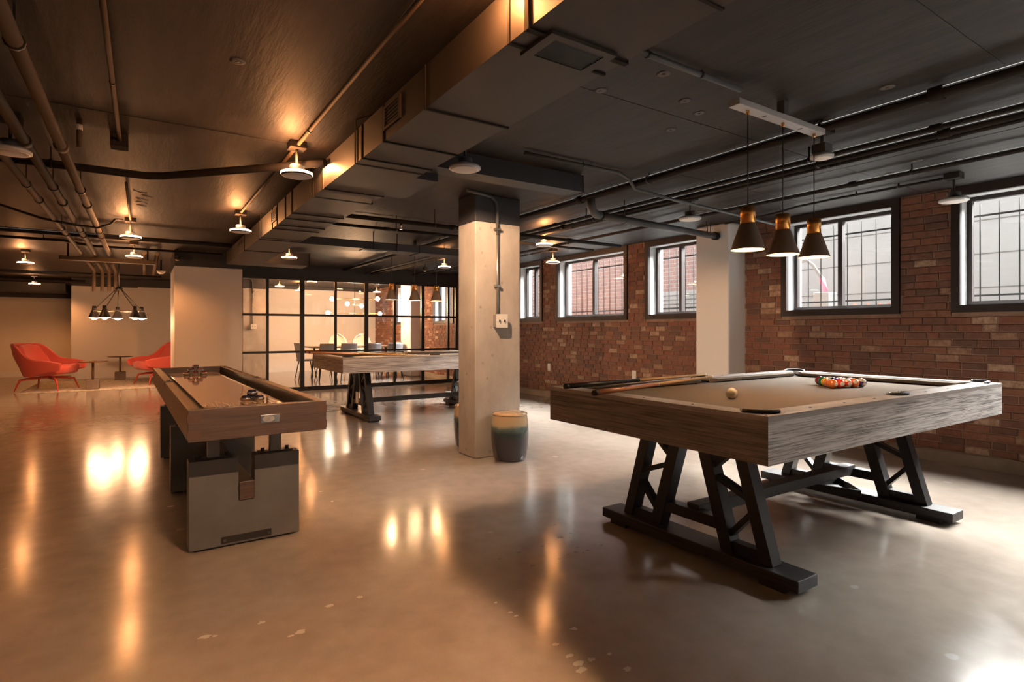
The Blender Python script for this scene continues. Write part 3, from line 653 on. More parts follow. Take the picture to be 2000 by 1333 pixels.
# ------------------------------------------------------------------ shuffleboard table
SB = empty('shuffleboard_table', (0.465, 2.845, 0), math.radians(1.45), label='long walnut shuffleboard table on steel plate legs', cat='shuffleboard table')
hw, LN, zt, zb = 0.30, 3.31, 0.768, 0.625
B((-hw, 0, zb), (hw, 0.045, zt)).build('end_board', 'walnut_shade_x', SB, bevel=0.002); B((-hw, LN - 0.045, zb), (hw, LN, zt)).build('end_board', 'walnut_shade_x', SB, bevel=0.002)
for s in (-1, 1):
    xa, xb = sorted((s*hw, s*(hw - 0.045)))
    B((xa, 0.045, zb), (xb, LN/2 - 0.002, zt)).build('side_board', 'walnut_y', SB, bevel=0.002); B((xa, LN/2 + 0.002, zb), (xb, LN - 0.045, zt)).build('side_board', 'walnut_y', SB, bevel=0.002)
    B((s*(hw - .022) - .024, LN/2 - .05, zt - .03), (s*(hw - .022) + .024, LN/2 + .05, zt + .003)).build('joint_bracket', 'black', SB)
    MB().tube([(s*(hw - .022), LN/2, zt), (s*(hw - .022), LN/2, zt + .012)], 0.012, 8).build('joint_bolt', 'chrome', SB)
    B((s*(hw - .05) - .0035, 0.05, zb + .03), (s*(hw - .05) + .0035, LN - .05, zt - .004)).build('gutter_lining', 'leather', SB)
    for k in range(2):
        z = zb + 0.012 + k*0.075; x = s*(hw - 0.024)
        B((x - .026, -0.0012, z), (x + .026, 0.02, z + 0.037)).build('finger_joint', 'walnut_end', SB)
B((-hw + .045, 0.045, zb + .005), (hw - .045, LN - .045, zb + .03)).build('gutter_floor', 'leather', SB)
B((-0.195, 0.11, zb + .03), (0.195, LN - .11, zt - .045)).build('playfield', 'play', SB, bevel=0.002)
bd = B((-0.005, -0.004, 0.684), (0.078, 0.001, 0.722)).build('badge', 'chrome', SB, bevel=0.001)
MB().lathe([(0.0, 0.0), (0.016, 0.0), (0.017, 0.0)], 20).build('badge_oval', 'alu', bd)
ov = bd.children[0]; ov.scale = (1.55, 0.9, 1); ov.rotation_euler = (math.pi/2, 0, 0); ov.location = (0.03, -0.0046, 0.703)
for k, yy in enumerate((0.385, 1.64, 2.89)):
    lg = empty('leg_plate', (0, yy, 0)); lg.parent = SB
    poly = [(-.265, 0.012), (.265, 0.012), (.265, .46), (.038, .46), (.038, .235), (-.038, .235), (-.038, .46), (-.265, .46)]
    MB().prism(poly, 1, 0, 0.10).build('plate', 'steel', lg, bevel=0.003)
    for s in (-1, 1):
        B((s*.15 - .027, .028, .466), (s*.15 + .027, .078, zb)).build('post', 'steel', lg)
        B((s*.15 - .085, .024, .46), (s*.15 + .085, .082, .467)).build('post_bracket', 'black', lg)
        for q in (-1, 1): MB().tube([(s*.15 + q*.062, .053, .466), (s*.15 + q*.062, .053, .484)], 0.010, 8).build('bolt', 'black', lg)
    B((-.12, -.006, .024), (.12, 0, .058)).build('foot_strip', 'black', lg)
    for s in (-1, 1): MB().tube([(s*.105, -.006, .041), (s*.105, -.014, .041)], 0.009, 8).build('bolt', 'chrome', lg)
    B((-.24, .02, 0), (.24, .08, .012)).build('foot_pad', 'black', lg)
B((-.036, .375, .235), (.036, 2.95, .33)).build('stretcher', 'walnut_shade_x', SB, bevel=0.002)
def puck(x, y, z, col, lab, grp):
    p = empty('shuffleboard_puck', Matrix.Rotation(math.radians(1.45), 4, 'Z') @ Vector((x, y, z)) + Vector((0.465, 2.845, 0)), label=lab, cat='puck', group=grp)
    MB().lathe([(0.0, 0.0), (0.026, 0.0), (0.029, 0.003), (0.029, 0.017), (0.026, 0.020), (0, 0.020)], 20).build('steel_base', 'chrome', p)
    MB().lathe([(0.0, 0.020), (0.022, 0.020), (0.024, 0.024), (0.021, 0.029), (0.008, 0.030), (0, 0.030)], 20).build('cap', col, p)
M['capblue'] = plain('blue_cap', (0.02, 0.018, 0.05), 0.2, coat=0.5); M['capred'] = plain('red_cap', (0.22, 0.03, 0.03), 0.25, coat=0.5)
zp = zt - .0445
for (x, y, z, l) in ((0.035, .62, zp, 'dark puck at the left of the near stack'), (0.10, .60, zp, 'dark puck at the right of the near stack'), (0.075, .67, zp, 'dark puck at the back of the near stack'), (0.068, .625, zp + .030, 'dark puck on top of the near stack')):
    puck(x, y, z, 'capblue', l + ' on the shuffleboard', 'dark shuffleboard pucks')
for (x, y, z, l) in ((-0.07, 2.86, zp, 'red puck at the left of the far stack'), (-0.005, 2.86, zp, 'red puck in the middle of the far stack'), (0.06, 2.86, zp, 'red puck at the right of the far stack'), (-.035, 2.86, zp + .030, 'red puck upper left of the far stack'), (.03, 2.86, zp + .030, 'red puck upper right of the far stack'), (-.002, 2.86, zp + .060, 'red puck on top of the far stack')):
    puck(x, y, z, 'capred', l + ' on the shuffleboard', 'red shuffleboard pucks')

# ------------------------------------------------------------------ garden stools
def stool(loc, lab):
    s = empty('garden_stool', loc, label=lab, cat='stool', group='glazed stools by the pillar')
    pr = [(0.132, 0.0), (0.140, 0.012), (0.155, 0.09), (0.164, 0.19), (0.165, 0.26), (0.158, 0.34), (0.148, 0.40), (0.140, 0.412), (0.10, 0.420), (0.0, 0.424)]
    MB().lathe(pr, 40).build('body', 'glaze', s, sub=1)
    MB().lathe([(0.151, 0.392), (0.154, 0.398), (0.150, 0.404)], 40).build('rim_band', 'glaze', s)
stool((2.655, 4.085, 0), 'drum stool with tan top and dark glazed body before the pillar')
stool((2.635, 4.745, 0), 'dark glazed drum stool half hidden behind the pillar')

# ------------------------------------------------------------------ lounge corner
rg = tag(B((-1.82, 12.97, 0), (1.10, 15.45, 0.014)).build('area_rug', 'rug'), 'cream flat-woven rug under the red lounge chairs', 'rug')
def lounge_chair(loc, rz, lab):
    c = empty('lounge_chair', loc, rz, label=lab, cat='lounge chair', group='red lounge chairs')
    NU, NV = 40, 10; P = []
    for v in range(NV + 1):
        row = []
        for u in range(NU + 1):
            t = u/NU*2 - 1; a = abs(t)
            # plan curve: rounded U, open to +x
            if a < 0.52: an = t/0.52*math.pi/2; bx, by = -0.10 - 0.34*math.cos(an), 0.42*math.sin(an)
            else: k = (a - 0.52)/0.48; bx, by = -0.10 + k*0.60, math.copysign(0.42 + 0.02*math.sin(k*3.1), t)
            top = 0.86 if a < 0.30 else (0.86 - 0.30*(0.5 - 0.5*math.cos(min(1, (a - 0.30)/0.34)*math.pi)))
            if a > 0.64: top = 0.56 - 0.07*((a - 0.64)/0.36)**2
            bot = 0.24 + 0.14*max(0, (a - 0.5)/0.5)
            f = v/NV; z = bot + (top - bot)*f
            sc = 0.74 + 0.26*min(1, (z - 0.2)/0.42)**0.8
            lean = -0.20*max(0, (z - 0.42))*(1 if a < 0.30 else max(0, 1 - (a - .30)/.30))
            row.append((bx*sc + lean + (0.06*(1-sc)), by*sc, z))
        P.append(row)
    MB().grid(P).build('shell', 'red', c, solid=0.045, sub=1)
    sb_ = []
    seat = MB()
    for zz, k in ((0.27, 0.80), (0.29, 0.92), (0.36, 1.0), (0.42, 0.98), (0.445, 0.86)):
        row = []
        for q in range(28):
            an = 2*math.pi*q/28; cx, sx = math.cos(an), math.sin(an); e = 0.55
            row.append((0.06 + 0.38*k*math.copysign(abs(cx)**e, cx), 0.335*k*math.copysign(abs(sx)**e, sx), zz + 0.03*cx))
        sb_.append(row)
    seat.grid(sb_, closed_u=True)
    seat.f.append(list(range(len(seat.v)-28, len(seat.v)))); seat.mi.append(0); seat.sm.append(True); seat.f.append(list(range(28))[::-1]); seat.mi.append(0); seat.sm.append(True)
    seat.build('seat_cushion', 'red', c)
    bk = []
    for k in range(9):
        f = k/8; z = 0.40 + 0.46*f; row = []
        for q in range(13):
            t = -1 + 2*q/12; row.append((-0.17 - 0.17*f + 0.07*t*t*1.0 + 0.02*math.sin(f*3.1), 0.31*t*(1 - 0.25*f*f), z - 0.05*t*t*f))
        bk.append(row)
    MB().grid(bk).build('back_cushion', 'red', c, solid=0.10, sub=1)
    for sx, sy in ((1, 1), (1, -1), (-1, 1), (-1, -1)):
        MB().tube([(0, 0, 0.235), (sx*0.20, sy*0.16, 0.215), (sx*0.30, sy*0.25, 0.195), (sx*0.36, sy*0.30, 0.0)], [0.024, 0.022, 0.020, 0.010], 8).build('leg', 'redmetal', c)
    MB().lathe([(0.0, 0.215), (0.10, 0.22), (0.12, 0.25), (0.0, 0.26)], 16).build('swivel_hub', 'redmetal', c)
lounge_chair((-1.47, 13.40, 0.017), math.radians(-26), 'red lounge chair in full view beside the wooden side table')
lounge_chair((0.30, 13.75, 0.017), math.radians(205), 'red lounge chair partly hidden by the white wall block')
def side_table(loc, lab):
    t = empty('side_table', loc, label=lab, cat='side table', group='small wooden side tables')
    MB().lathe([(0.0, 0.505), (0.225, 0.505), (0.24, 0.514), (0.24, 0.520), (0.0, 0.524)], 28).build('table_top', 'walnut', t)
    MB().tube([(0, 0, 0.18), (0, 0, 0.505)], 0.021, 12).build('column', 'walnut', t)
    MB().prism([(-.10, -.10), (.10, -.10), (.10, .10), (-.10, .10)], 2, 0, 0.18).build('base_block', 'block', t, bevel=0.01)
side_table((-0.78, 13.10, 0.014), 'round wooden side table in front of the red chair')
side_table((-0.42, 15.25, 0.014), 'round wooden side table by the back wall')

# ------------------------------------------------------------------ dining room behind the glass
dt = empty('dining_table', (4.05, 13.05, 0), label='long dining table behind the glass partition', cat='dining table')
part('table_top', 'walnut', dt, (-.95, -.45, .72), (.95, .45, .75), 0.01)
for sx in (-1, 1):
    for sy in (-1, 1): MB().tube([(sx*.80, sy*.34, 0), (sx*.74, sy*.30, .72)], [0.016, 0.026], 8).build('leg', 'black', dt)
def dining_chair(x, y, rz, tall, lab):
    c = empty('dining_chair', (x, y, 0), rz, label=lab, cat='dining chair', group='chairs around the dining table')
    mat = 'chairshell' if tall else 'chairgrey'
    MB().lathe([(0.0, .43), (.19, .43), (.215, .445), (.20, .465), (0.0, .46)], 20).build('seat', mat, c)
    P = []
    H_ = 0.56 if tall else 0.36; z0 = 0.47
    for k in range(9):
        f = k/8; row = []
        wdt = (0.24*math.sqrt(max(0.02, 1 - (2*f - 1)**2)) if tall else 0.205 - 0.03*f)
        for q in range(9):
            t = -1 + q/4; row.append((-0.19 - 0.07*f + 0.07*t*t, wdt*t, z0 + H_*f))
        P.append(row)
    MB().grid(P).build('backrest', mat, c, solid=0.018)
    for sx in (-1, 1):
        for sy in (-1, 1): MB().tube([(sx*.20, sy*.19, 0), (sx*.12, sy*.12, .435)], [0.010, 0.014], 6).build('leg', 'ashwood' if tall else 'black', c)
DC = [(3.30, 12.35, 90, 0, 'grey dining chair at the near left side of the dining table'), (3.75, 12.35, 90, 0, 'grey dining chair second along the near side of the table'), (4.30, 12.35, 90, 0, 'grey dining chair third along the near side of the table'),
      (4.80, 12.35, 90, 0, 'grey dining chair at the near right side of the dining table'), (3.05, 13.05, 0, 0, 'grey dining chair at the left head of the dining table'),
      (4.02, 13.80, -90, 1, 'beige oval-backed chair on the far side, left of its twin'), (4.62, 13.80, -90, 1, 'beige oval-backed chair on the far side, right of its twin'), (5.05, 13.05, 180, 0, 'grey dining chair at the right head of the dining table')]
for x, y, a, t_, l in DC: dining_chair(x, y, math.radians(a), t_, l)
sp = empty('sputnik_chandelier', (4.15, 13.05, CEIL), label='brass chandelier of glowing globe bulbs in the dining room', cat='chandelier')
MB().lathe([(0.0, -.02), (0.06, -.02), (0.06, 0)], 16).build('canopy', 'brass', sp); MB().tube([(0, 0, -.02), (0, 0, -.86)], 0.008, 8).build('stem', 'black', sp)
for (dx, dy, z) in ((0.42, -0.30, -0.46), (0.30, 0.44, -0.60), (0.60, 0.05, -0.80)):
    MB().tube([(-dx, -dy, z), (dx, dy, z)], 0.006, 8).build('arm', 'brass', sp)
    for s in (-1, 1):
        MB().tube([(s*dx*.93, s*dy*.93, z), (s*dx, s*dy, z)], 0.016, 8).build('socket', 'brass', sp)
        MB().lathe([(0.0, -.05), (.03, -.04), (.05, 0), (.03, .04), (0, .05)], 16, (s*dx*1.05, s*dy*1.05, z)).build('globe', 'globe', sp)
point('dining_light', (4.15, 13.05, 1.72), 115, (1.0, 0.55, 0.28), 0.10)

# ------------------------------------------------------------------ ceiling disc lamps
def spot(name, loc, power, parent, col=WARM, r=0.02, ang=150, blend=0.5, aim=(0, 0, -1)):
    d = bpy.data.lights.new(name, 'SPOT'); d.energy = power; d.color = col; d.shadow_soft_size = r; d.spot_size = math.radians(ang); d.spot_blend = blend
    o = bpy.data.objects.new(name, d); COL.objects.link(o); o.location = loc; o.parent = parent; o.rotation_euler = Vector(aim).to_track_quat('-Z', 'Y').to_euler(); return o
def disc_lamp(x, y, on, lab, z=2.10, r=0.095, up=3.0, down=0.0, square=False, rot=0.0):
    l = empty('disc_lamp', (x, y, CEIL), rot, label=lab, cat='ceiling lamp', group='hanging disc lamps' )
    zz = z - CEIL
    part('junction_box', 'pipe', l, (-.05, -.05, -.045), (.05, .05, 0), 0.003)
    MB().tube([(0, 0, -.045), (0, 0, zz + .06)], 0.009, 8).build('stem', 'pipe_grey', l)
    if square: part('driver_housing', 'pipe_grey', l, (-.04, -.04, zz + .02), (.04, .04, zz + .075), 0.003)
    else: MB().lathe([(0.0, zz + .065), (.043, zz + .065), (.045, zz + .060), (.045, zz + .022)], 24).build('driver_housing', 'pipe_grey', l)
    MB().lathe([(r*.5, zz + .024), (r - .012, zz + .020), (r, zz + .012), (r, zz - .002), (r - .008, zz - .006)], 36).build('disc', 'alu' if not on else 'pipe_grey', l)
    MB().lathe([(0.0, zz - .009), (r - .02, zz - .0085), (r - .008, zz - .006)], 36).build('lens', 'lens', l)
    if on:
        MB().lathe([(r - .010, zz + .021), (r + .0015, zz + .016), (r + .0015, zz + .004), (r - .006, zz + .002)], 40).build('glowing_rim', 'glow', l)
        if up: point('lamp_uplight', (-.045, -.055, zz + .075), up, WARM, 0.02, l)
    if down: spot('lamp_downlight', (0, 0, zz - .03), down, l)
    return l
la = disc_lamp(0.817, 3.733, 1, 'glowing disc lamp nearest the left side of the main duct', up=3.6, down=0)
spot('lamp_downlight', (0.181, 0.06, 2.205 - CEIL), 14, la, ang=172, blend=0.15, r=0.005)
disc_lamp(0.815, 6.179, 1, 'glowing disc lamp second along the left side of the main duct', up=3.6, down=0)
disc_lamp(-0.109, 7.232, 1, 'glowing disc lamp with a wavy conduit left of the white wall block', up=3.2, down=10)
disc_lamp(-0.098, 9.141, 1, 'glowing disc lamp above the lounge chandelier stem', up=3.2, down=18)
disc_lamp(-1.444, 10.861, 1, 'glowing disc lamp at the far left above the red chair', up=3.2, down=16)
disc_lamp(-1.941, 15.70, 1, 'small far glowing disc lamp over the cream back wall', up=3.2, down=26)
disc_lamp(1.674, 8.109, 1, 'glowing disc lamp under the end of the main duct', up=2)
disc_lamp(3.957, 7.971, 1, 'glowing disc lamp just left of the concrete pillar', up=3.2)
disc_lamp(3.894, 5.259, 1, 'glowing disc lamp just right of the concrete pillar', up=3.6)
disc_lamp(5.012, 6.554, 1, 'glowing disc lamp nearest the wide brick-facing window', up=2.5)
disc_lamp(1.637, 3.019, 0, 'unlit disc lamp beside the main duct in front of the pillar')
disc_lamp(-0.61, 4.104, 0, 'unlit disc lamp at the left edge under the pipes')
disc_lamp(5.152, 1.738, 0, 'unlit disc lamp in front of the right edge window')
disc_lamp(4.046, 3.30, 0, 'unlit disc lamp by the grey drain pipe')
disc_lamp(3.32, 1.76, 0, 'unlit lamp with a square housing beside the pendant bar', z=2.13, r=0.062, square=True)
# lamp just above the top of the picture, tight against the duct, and its neighbours towards the left wall
lb = disc_lamp(0.90, 1.45, 1, 'glowing disc lamp above the picture against the main duct', z=2.235, up=0)
point('lamp_uplight', (0.04, 0.10, 2.21 - CEIL), 4, WARM, 0.02, lb)
lb2 = disc_lamp(0.90, 0.35, 1, 'unseen disc lamp added above the camera against the main duct', z=2.235, up=0)  # unseen lamp added to throw the warm floor light cut by the duct
spot('lamp_downlight', (0.101, 0.0, 2.212 - CEIL), 115, lb2, col=(1.0, 0.55, 0.28), ang=172, blend=0.15, r=0.006)
for (x, y, p, l) in ((-2.3, 1.6, 3.5, 'second from the camera'), (-2.3, 4.6, 5, 'third from the camera'), (-2.3, 7.6, 12, 'farthest'), (-2.4, -1.2, 2, 'behind the camera')):
    disc_lamp(x, y, 1, 'disc lamp of the left row out of the picture, ' + l, up=0, down=p)
# small lamp tucked behind the flat branch duct
hl = disc_lamp(1.72, 3.56, 1, 'small lamp tucked behind the flat branch duct', z=2.282, r=0.085, up=0)
spot('lamp_downlight', (0.0, -0.096, 2.266 - CEIL), 68, hl, col=(1.0, 0.60, 0.34), ang=172, blend=0.15, r=0.006)
# dining room downlights seen through the glass
for k, (x, y) in enumerate(((2.6, 13.6), (3.3, 14.8), (5.1, 14.2), (2.9, 11.9))):
    disc_lamp(x, y, 1, ['disc lamp behind the glass above the left of the dining table', 'disc lamp at the back of the dining room', 'disc lamp near the dining room pilaster', 'disc lamp close behind the glass partition'][k], up=3.6, down=10)

# ------------------------------------------------------------------ pendant bars
def pendant_bar(cx, cy, zbar, xs, zbot, lab, power, barmat, w=0.062, standoff=True, n0=''):
    b = empty('pendant_bar', (cx, cy, CEIL), label=lab, cat='light fixture')
    ln = max(xs) - min(xs)
    zl = zbar - CEIL
    if barmat == 'bar': part('bar', 'alu', b, (-ln/2 - .11, -w/2, zl), (ln/2 + .06, w/2, zl + .030), 0.002)
    else: MB().tube([(-ln/2 - .06, 0, zl + .015), (ln/2 + .06, 0, zl + .015)], 0.02, 10).build('bar', 'pipe', b)
    part('mount', 'pipe_grey', b, (-.02, -.02, zl + .030), (.02, .02, 0))
    for q in (-1, 1): part('slot', 'black', b, (q*ln*.27 - .006, -.012, zl - .0008), (q*ln*.27 + .006, .012, zl + .002))
    return b
def pendant(x, y, ztop, zbot, lab, grp, power):
    p = empty('pendant_lamp', (x, y, zbot), label=lab, cat='pendant lamp', group=grp)
    h = ztop - zbot; ch, bh = 0.130, 0.082
    MB().tube([(0, 0, h - .02), (0, 0, h)], 0.008, 8).build('cord_grip', 'brass', p)
    MB().tube([(0, 0, ch + bh), (0, 0, h - .02)], 0.003, 6).build('cord', 'black', p)
    MB().lathe([(0.0, ch + bh), (.033, ch + bh - .001), (.035, ch + bh - .004), (.035, ch)], 32).build('socket_cap', 'brass', p)
    sh = MB().lathe([(.036, ch), (.038, ch - .004), (.079, 0.004), (.080, 0)], 36); sh.f = [f for f in sh.f if len(f) == 4]; sh.mi = sh.mi[:len(sh.f)]; sh.sm = sh.sm[:len(sh.f)]
    sh.build('shade', 'pend', p, solid=0.002)
    MB().lathe([(0.0, .034), (.058, .034), (.0585, .036)], 28).build('diffuser', 'bulb', p)
    point('bulb_light', (0, 0, .012), power, BULB, 0.012, p)
M['pend'] = plain('bronze_shade', (0.22, 0.165, 0.125), 0.5, metal=0.0)
pendant_bar(2.788, 1.68, 2.20, (2.487, 3.087), 0, 'grey pendant bar over the near pool table', 0, 'bar')
for x, zt_, l in ((2.487, 1.514, 'leftmost brass-capped cone pendant over the near pool table'), (2.788, 1.512, 'middle brass-capped cone pendant over the near pool table'), (3.087, 1.520, 'rightmost brass-capped cone pendant over the near pool table')):
    pendant(x, 1.68, 2.20, zt_, l, 'pendants over the near pool table', 2.2)
pendant_bar(3.035, 7.0, 2.19, (2.71, 3.35), 0, 'black pendant pipe over the far pool table', 0, 'tube')
for x, l in ((2.713, 'leftmost cone pendant over the far pool table'), (3.035, 'middle cone pendant over the far pool table'), (3.351, 'rightmost cone pendant over the far pool table')):
    pendant(x, 7.0, 2.19, 1.515, l, 'pendants over the far pool table', 4.5)
# lounge chandelier
ch = empty('lounge_chandelier', (-0.35, 11.99, CEIL), label='black chandelier of cone shades over the lounge corner', cat='chandelier')
MB().lathe([(0.0, -.03), (0.07, -.03), (0.07, 0)], 16).build('canopy', 'black', ch); MB().tube([(0, 0, -.03), (0, 0, -.46)], 0.012, 8).build('stem', 'galv', ch)
MB().lathe([(0.0, -.50), (0.05, -.49), (0.06, -.46), (0.03, -.44), (0, -.44)], 16).build('hub', 'black', ch)
RC = 0.36
MB().tube([(RC*math.cos(k*math.pi/12), RC*math.sin(k*math.pi/12), -.86) for k in range(25)], 0.008, 6).build('ring', 'galv', ch)
for k in range(5):
    a = math.radians(200 - 33.2 + 72*k); x, y = RC*math.cos(a), RC*math.sin(a)
    MB().tube([(x*.12, y*.12, -.48), (x, y, -.84)], 0.006, 6).build('suspension_rod', 'black', ch)
    s_ = empty('cone_lamp', (x, y, -.99)); s_.parent = ch
    MB().lathe([(0.0, .215), (.028, .215), (.032, .165), (.030, .160), (.085, .012), (.088, .008)], 24).build('shade', 'black', s_)
    MB().lathe([(0.0, -.022), (.03, -.014), (.05, .004), (.086, .008)], 20).build('bulb', 'bulb', s_)
    point('chandelier_light', (0, 0, -.07), 7, (1.0, 0.50, 0.23), 0.10, s_)

# ------------------------------------------------------------------ ducts
D1 = empty('main_air_duct', (1.013, -2.0, 2.07), label='long rectangular air duct across the ceiling', cat='air duct')
dw, dh = 0.414, 0.185
secs = [0, 2.05, 3.05, 3.56, 4.22, 4.72, 5.05, 5.85, 6.80, 7.05, 7.40, 7.62, 8.35, 9.35, 10.63]
for k in range(len(secs) - 1):
    B((0, secs[k] + .002, 0), (dw, secs[k+1] - .002, dh)).build('duct_section', 'duct', D1)
    if 0 < k: B((-.006, secs[k] - .006, -.006), (dw + .006, secs[k] + .006, dh)).build('flange', 'pipe', D1)
# register on the underside
g = empty('register', (0.065, 3.415, -.004)); g.parent = D1
for a, b in (((0, 0), (.28, .028)), ((0, .150), (.28, .178)), ((0, .028), (.035, .150)), ((.245, .028), (.28, .150))): part('frame', 'duct', g, (*a, -.010), (*b, 0.003))
for k in range(8):
    y = .034 + k*.0152
    MB().bar((.035, y, -.005), (.245, y, -.005), 0.011, 0.002, (0, 0.7, 1)).build('slat', 'black', g)
part('opening', 'black', g, (.035, .028, .0015), (.245, .150, .003))
for y0 in (4.49, 7.43):
    g = empty('side_grille', (-.004, y0, .045)); g.parent = D1
    part('opening', 'black', g, (0, .02, .012), (.006, .20, .102))
    for a, b in (((0, 0), (.02, .115)), ((.20, 0), (.22, .115))): part('frame', 'duct', g, (-.006, a[0], a[1]), (.005, b[0], b[1]))
    for z in (0, .102): part('frame', 'duct', g, (-.006, .02, z), (.005, .20, z + .013))
    for k in range(5): part('slat', 'pipe', g, (-.003, .022, .018 + k*.017), (.001, .198, .021 + k*.017))
for y in (1.6, 3.45, 5.15, 6.1, 8.2):
    MB().bar((-.008, y, -.01), (-.008, y, .24), 0.003, 0.022, (0, 1, 0)).build('hanger_strap', 'pipe', D1); MB().bar((dw + .008, y, -.01), (dw + .008, y, .24), 0.003, 0.022, (0, 1, 0)).build('hanger_strap', 'pipe', D1)
    MB().bar((-.01, y, -.008), (dw + .01, y, -.008), 0.022, 0.003).build('hanger_strap', 'pipe', D1)
e = empty('end_air_duct', (1.013, 8.63, 2.07), label='short cross duct at the far end of the main duct', cat='air duct')
part('duct_section', 'duct', e, (0, 0, 0), (1.05, .45, dh)); part('flange', 'pipe', e, (1.044, -.006, -.006), (1.06, .456, dh))
D3 = empty('branch_air_duct', (1.445, 3.29, 2.17), label='flat dark branch duct in front of the concrete pillar', cat='air duct')
part('duct_section', 'dark', D3, (0, 0, 0), (1.357, .16, CEIL - 2.17 - .012)); part('end_cap', 'dark', D3, (1.357, -.004, -.004), (1.362, .164, CEIL - 2.17 - .012))
part('duct_section', 'dark', D3, (0, .16, -.05), (.22, .74, .10))
D2 = empty('cross_air_duct', (1.433, 6.62, 2.10), label='dark cross duct over the far pool table', cat='air duct')
part('duct_section', 'dark', D2, (0, 0, 0), (1.5, .30, .09)); part('duct_section', 'dark', D2, (1.502, 0, 0), (3.05, .30, .09)); part('flange', 'pipe', D2, (1.495, -.006, -.006), (1.507, .306, .094))
part('register_frame', 'alu', D2, (.80, .06, -.006), (1.10, .24, -.0005)); part('register_opening', 'black', D2, (.83, .09, -.008), (1.07, .21, -.006))
for x in (.9, 1.2, 2.2): MB().bar((x, -.006, -.005), (x, -.006, .21), 0.012, 0.004, (0, 1, 0)).build('hanger_strap', 'pipe', D2)

# ------------------------------------------------------------------ pipes and conduits on the ceiling
def pipe(name, pts, r, mat, lab, couplings=(), cat='pipe', grp=None, clamps=()):
    o = empty(name, pts[0], label=lab, cat=cat, group=grp); P = [Vector(p) - Vector(pts[0]) for p in pts]
    MB().tube(P, r, 12).build('pipe', mat, o)
    d = (P[1] - P[0]).normalized()
    for c in couplings: MB().tube([P[0] + d*(c - .03), P[0] + d*(c + .03)], r*1.28, 12).build('coupling', mat, o)
    for c in clamps:
        q = P[0] + d*c; zc = CEIL - pts[0][2]
        MB().tube([q - d*.008, q + d*.008], r*1.25, 10).build('clamp_ring', 'black', o); MB().bar(q + Vector((0, 0, r)), (q.x, q.y, zc), 0.008, 0.008).build('hanger_rod', 'black', o)
    return o
ya, yb = -3.9, 10.7
pipe('drain_pipe', [(3.207, ya, 2.262), (3.207, yb, 2.262)], 0.028, 'pipe', 'thick black drain pipe along the ceiling above the near pool table', (5.05, 7.7), clamps=(5.6, 6.9, 10.5))
for x, z, r, l in ((3.62, 2.225, .016, 'thin black pipe nearest the thick drain pipe'), (3.73, 2.215, .020, 'middle black pipe of the three running together'), (3.86, 2.225, .014, 'thin black pipe of the three nearest the windows')):
    pipe('ceiling_pipe', [(x, ya, z), (x, yb, z)], r, 'pipe', l, (5.2, 8.6), grp='three parallel pipes above the pool tables', clamps=(5.9, 8.1, 11.2))
pipe('ceiling_pipe', [(4.60, ya, 2.25), (4.60, yb, 2.25)], .018, 'pipe', 'lone black pipe between the pipe bundle and the windows', (6.1,), clamps=(5.7, 7.6, 9.6))
pipe('electrical_conduit', [(5.13, 1.80, 2.28), (5.11, 2.6, 2.28), (5.12, 2.95, 2.275), (5.24, 3.25, 2.275), (5.28, 3.84, 2.275)], .010, 'pipe', 'thin conduit feeding the unlit lamp by the right edge window', cat='conduit', clamps=(.3, .62))
pipe('electrical_conduit', [(4.98, 6.63, 2.285), (4.98, 10.6, 2.285)], .010, 'pipe', 'thin conduit feeding the lamp by the wide window', cat='conduit', clamps=(.6, 2.0))
o = empty('grey_drain_pipe', (3.207, 3.66, 2.12), label='thick grey drain pipe with an elbow running to the white pilaster', cat='pipe')
MB().tube([(0, 0, .115), (0.005, 0, .07), (.03, .006, .02), (.08, .016, 0), (.14, .03, 0)], .036, 16).build('elbow', 'pipe_grey', o)
MB().tube([(.14, .03, 0), (2.165, .36, .05)], .033, 16).build('pipe', 'pipe_grey', o)
MB().tube([(.13, .029, 0), (.15, .031, 0)], .040, 16).build('coupling', 'pipe', o); MB().tube([(.47, .09, .008), (.485, .093, .008)], .038, 16).build('clamp_ring', 'black', o)
MB().tube([(2.115, .353, .049), (2.17, .361, .05)], .043, 16).build('end_collar', 'pipe', o); MB().bar((.48, .09, .04), (.48, .09, CEIL - 2.12), .008, .008).build('hanger_rod', 'black', o)
for q in (0, .05): MB().bar((1.98 + q, .335, .075), (1.96 + q*1.4, .335, CEIL - 2.12), .007, .007).build('hanger_rod', 'black', o)
pipe('electrical_conduit', [(1.44, 1.68, 2.288), (2.43, 1.68, 2.288)], .013, 'pipe_grey', 'grey conduit from the main duct to the pendant bar', cat='conduit', clamps=(.35, .7))
pipe('electrical_conduit', [(2.1, 3.05, 2.285), (2.95, 3.05, 2.285), (3.05, 3.05, 2.25), (3.12, 3.06, 2.19), (3.58, 3.08, 2.17), (5.3, 3.25, 2.17)], .012, 'pipe_grey', 'grey conduit stepping down under the pipe bundle', cat='conduit', clamps=(.5,))
pipe('sprinkler_pipe', [(1.50, 5.05, 2.15), (4.9, 5.05, 2.15)], .020, 'pipe', 'black sprinkler pipe passing behind the concrete pillar', (1.1, 2.6), clamps=(.9,))
pipe('sprinkler_pipe', [(1.50, 5.55, 2.16), (4.9, 5.55, 2.16)], .015, 'pipe', 'thinner sprinkler pipe beyond the one behind the pillar', (.6,), clamps=(.7,))
def sprinkler(x, y, zt_, lab):
    s = empty('fire_sprinkler', (x, y, zt_), label=lab, cat='sprinkler', group='sprinkler heads'); MB().lathe([(0, 0), (.010, 0), (.010, -.03), (.006, -.034), (.004, -.05), (.016, -.052), (.016, -.055), (0, -.055)], 12).build('head', 'chrome', s)
sprinkler(2.05, 5.05, 2.13, 'chrome sprinkler head left of the concrete pillar')
sprinkler(3.45, 3.90, 2.26, 'sprinkler head above the grey drain pipe'); 
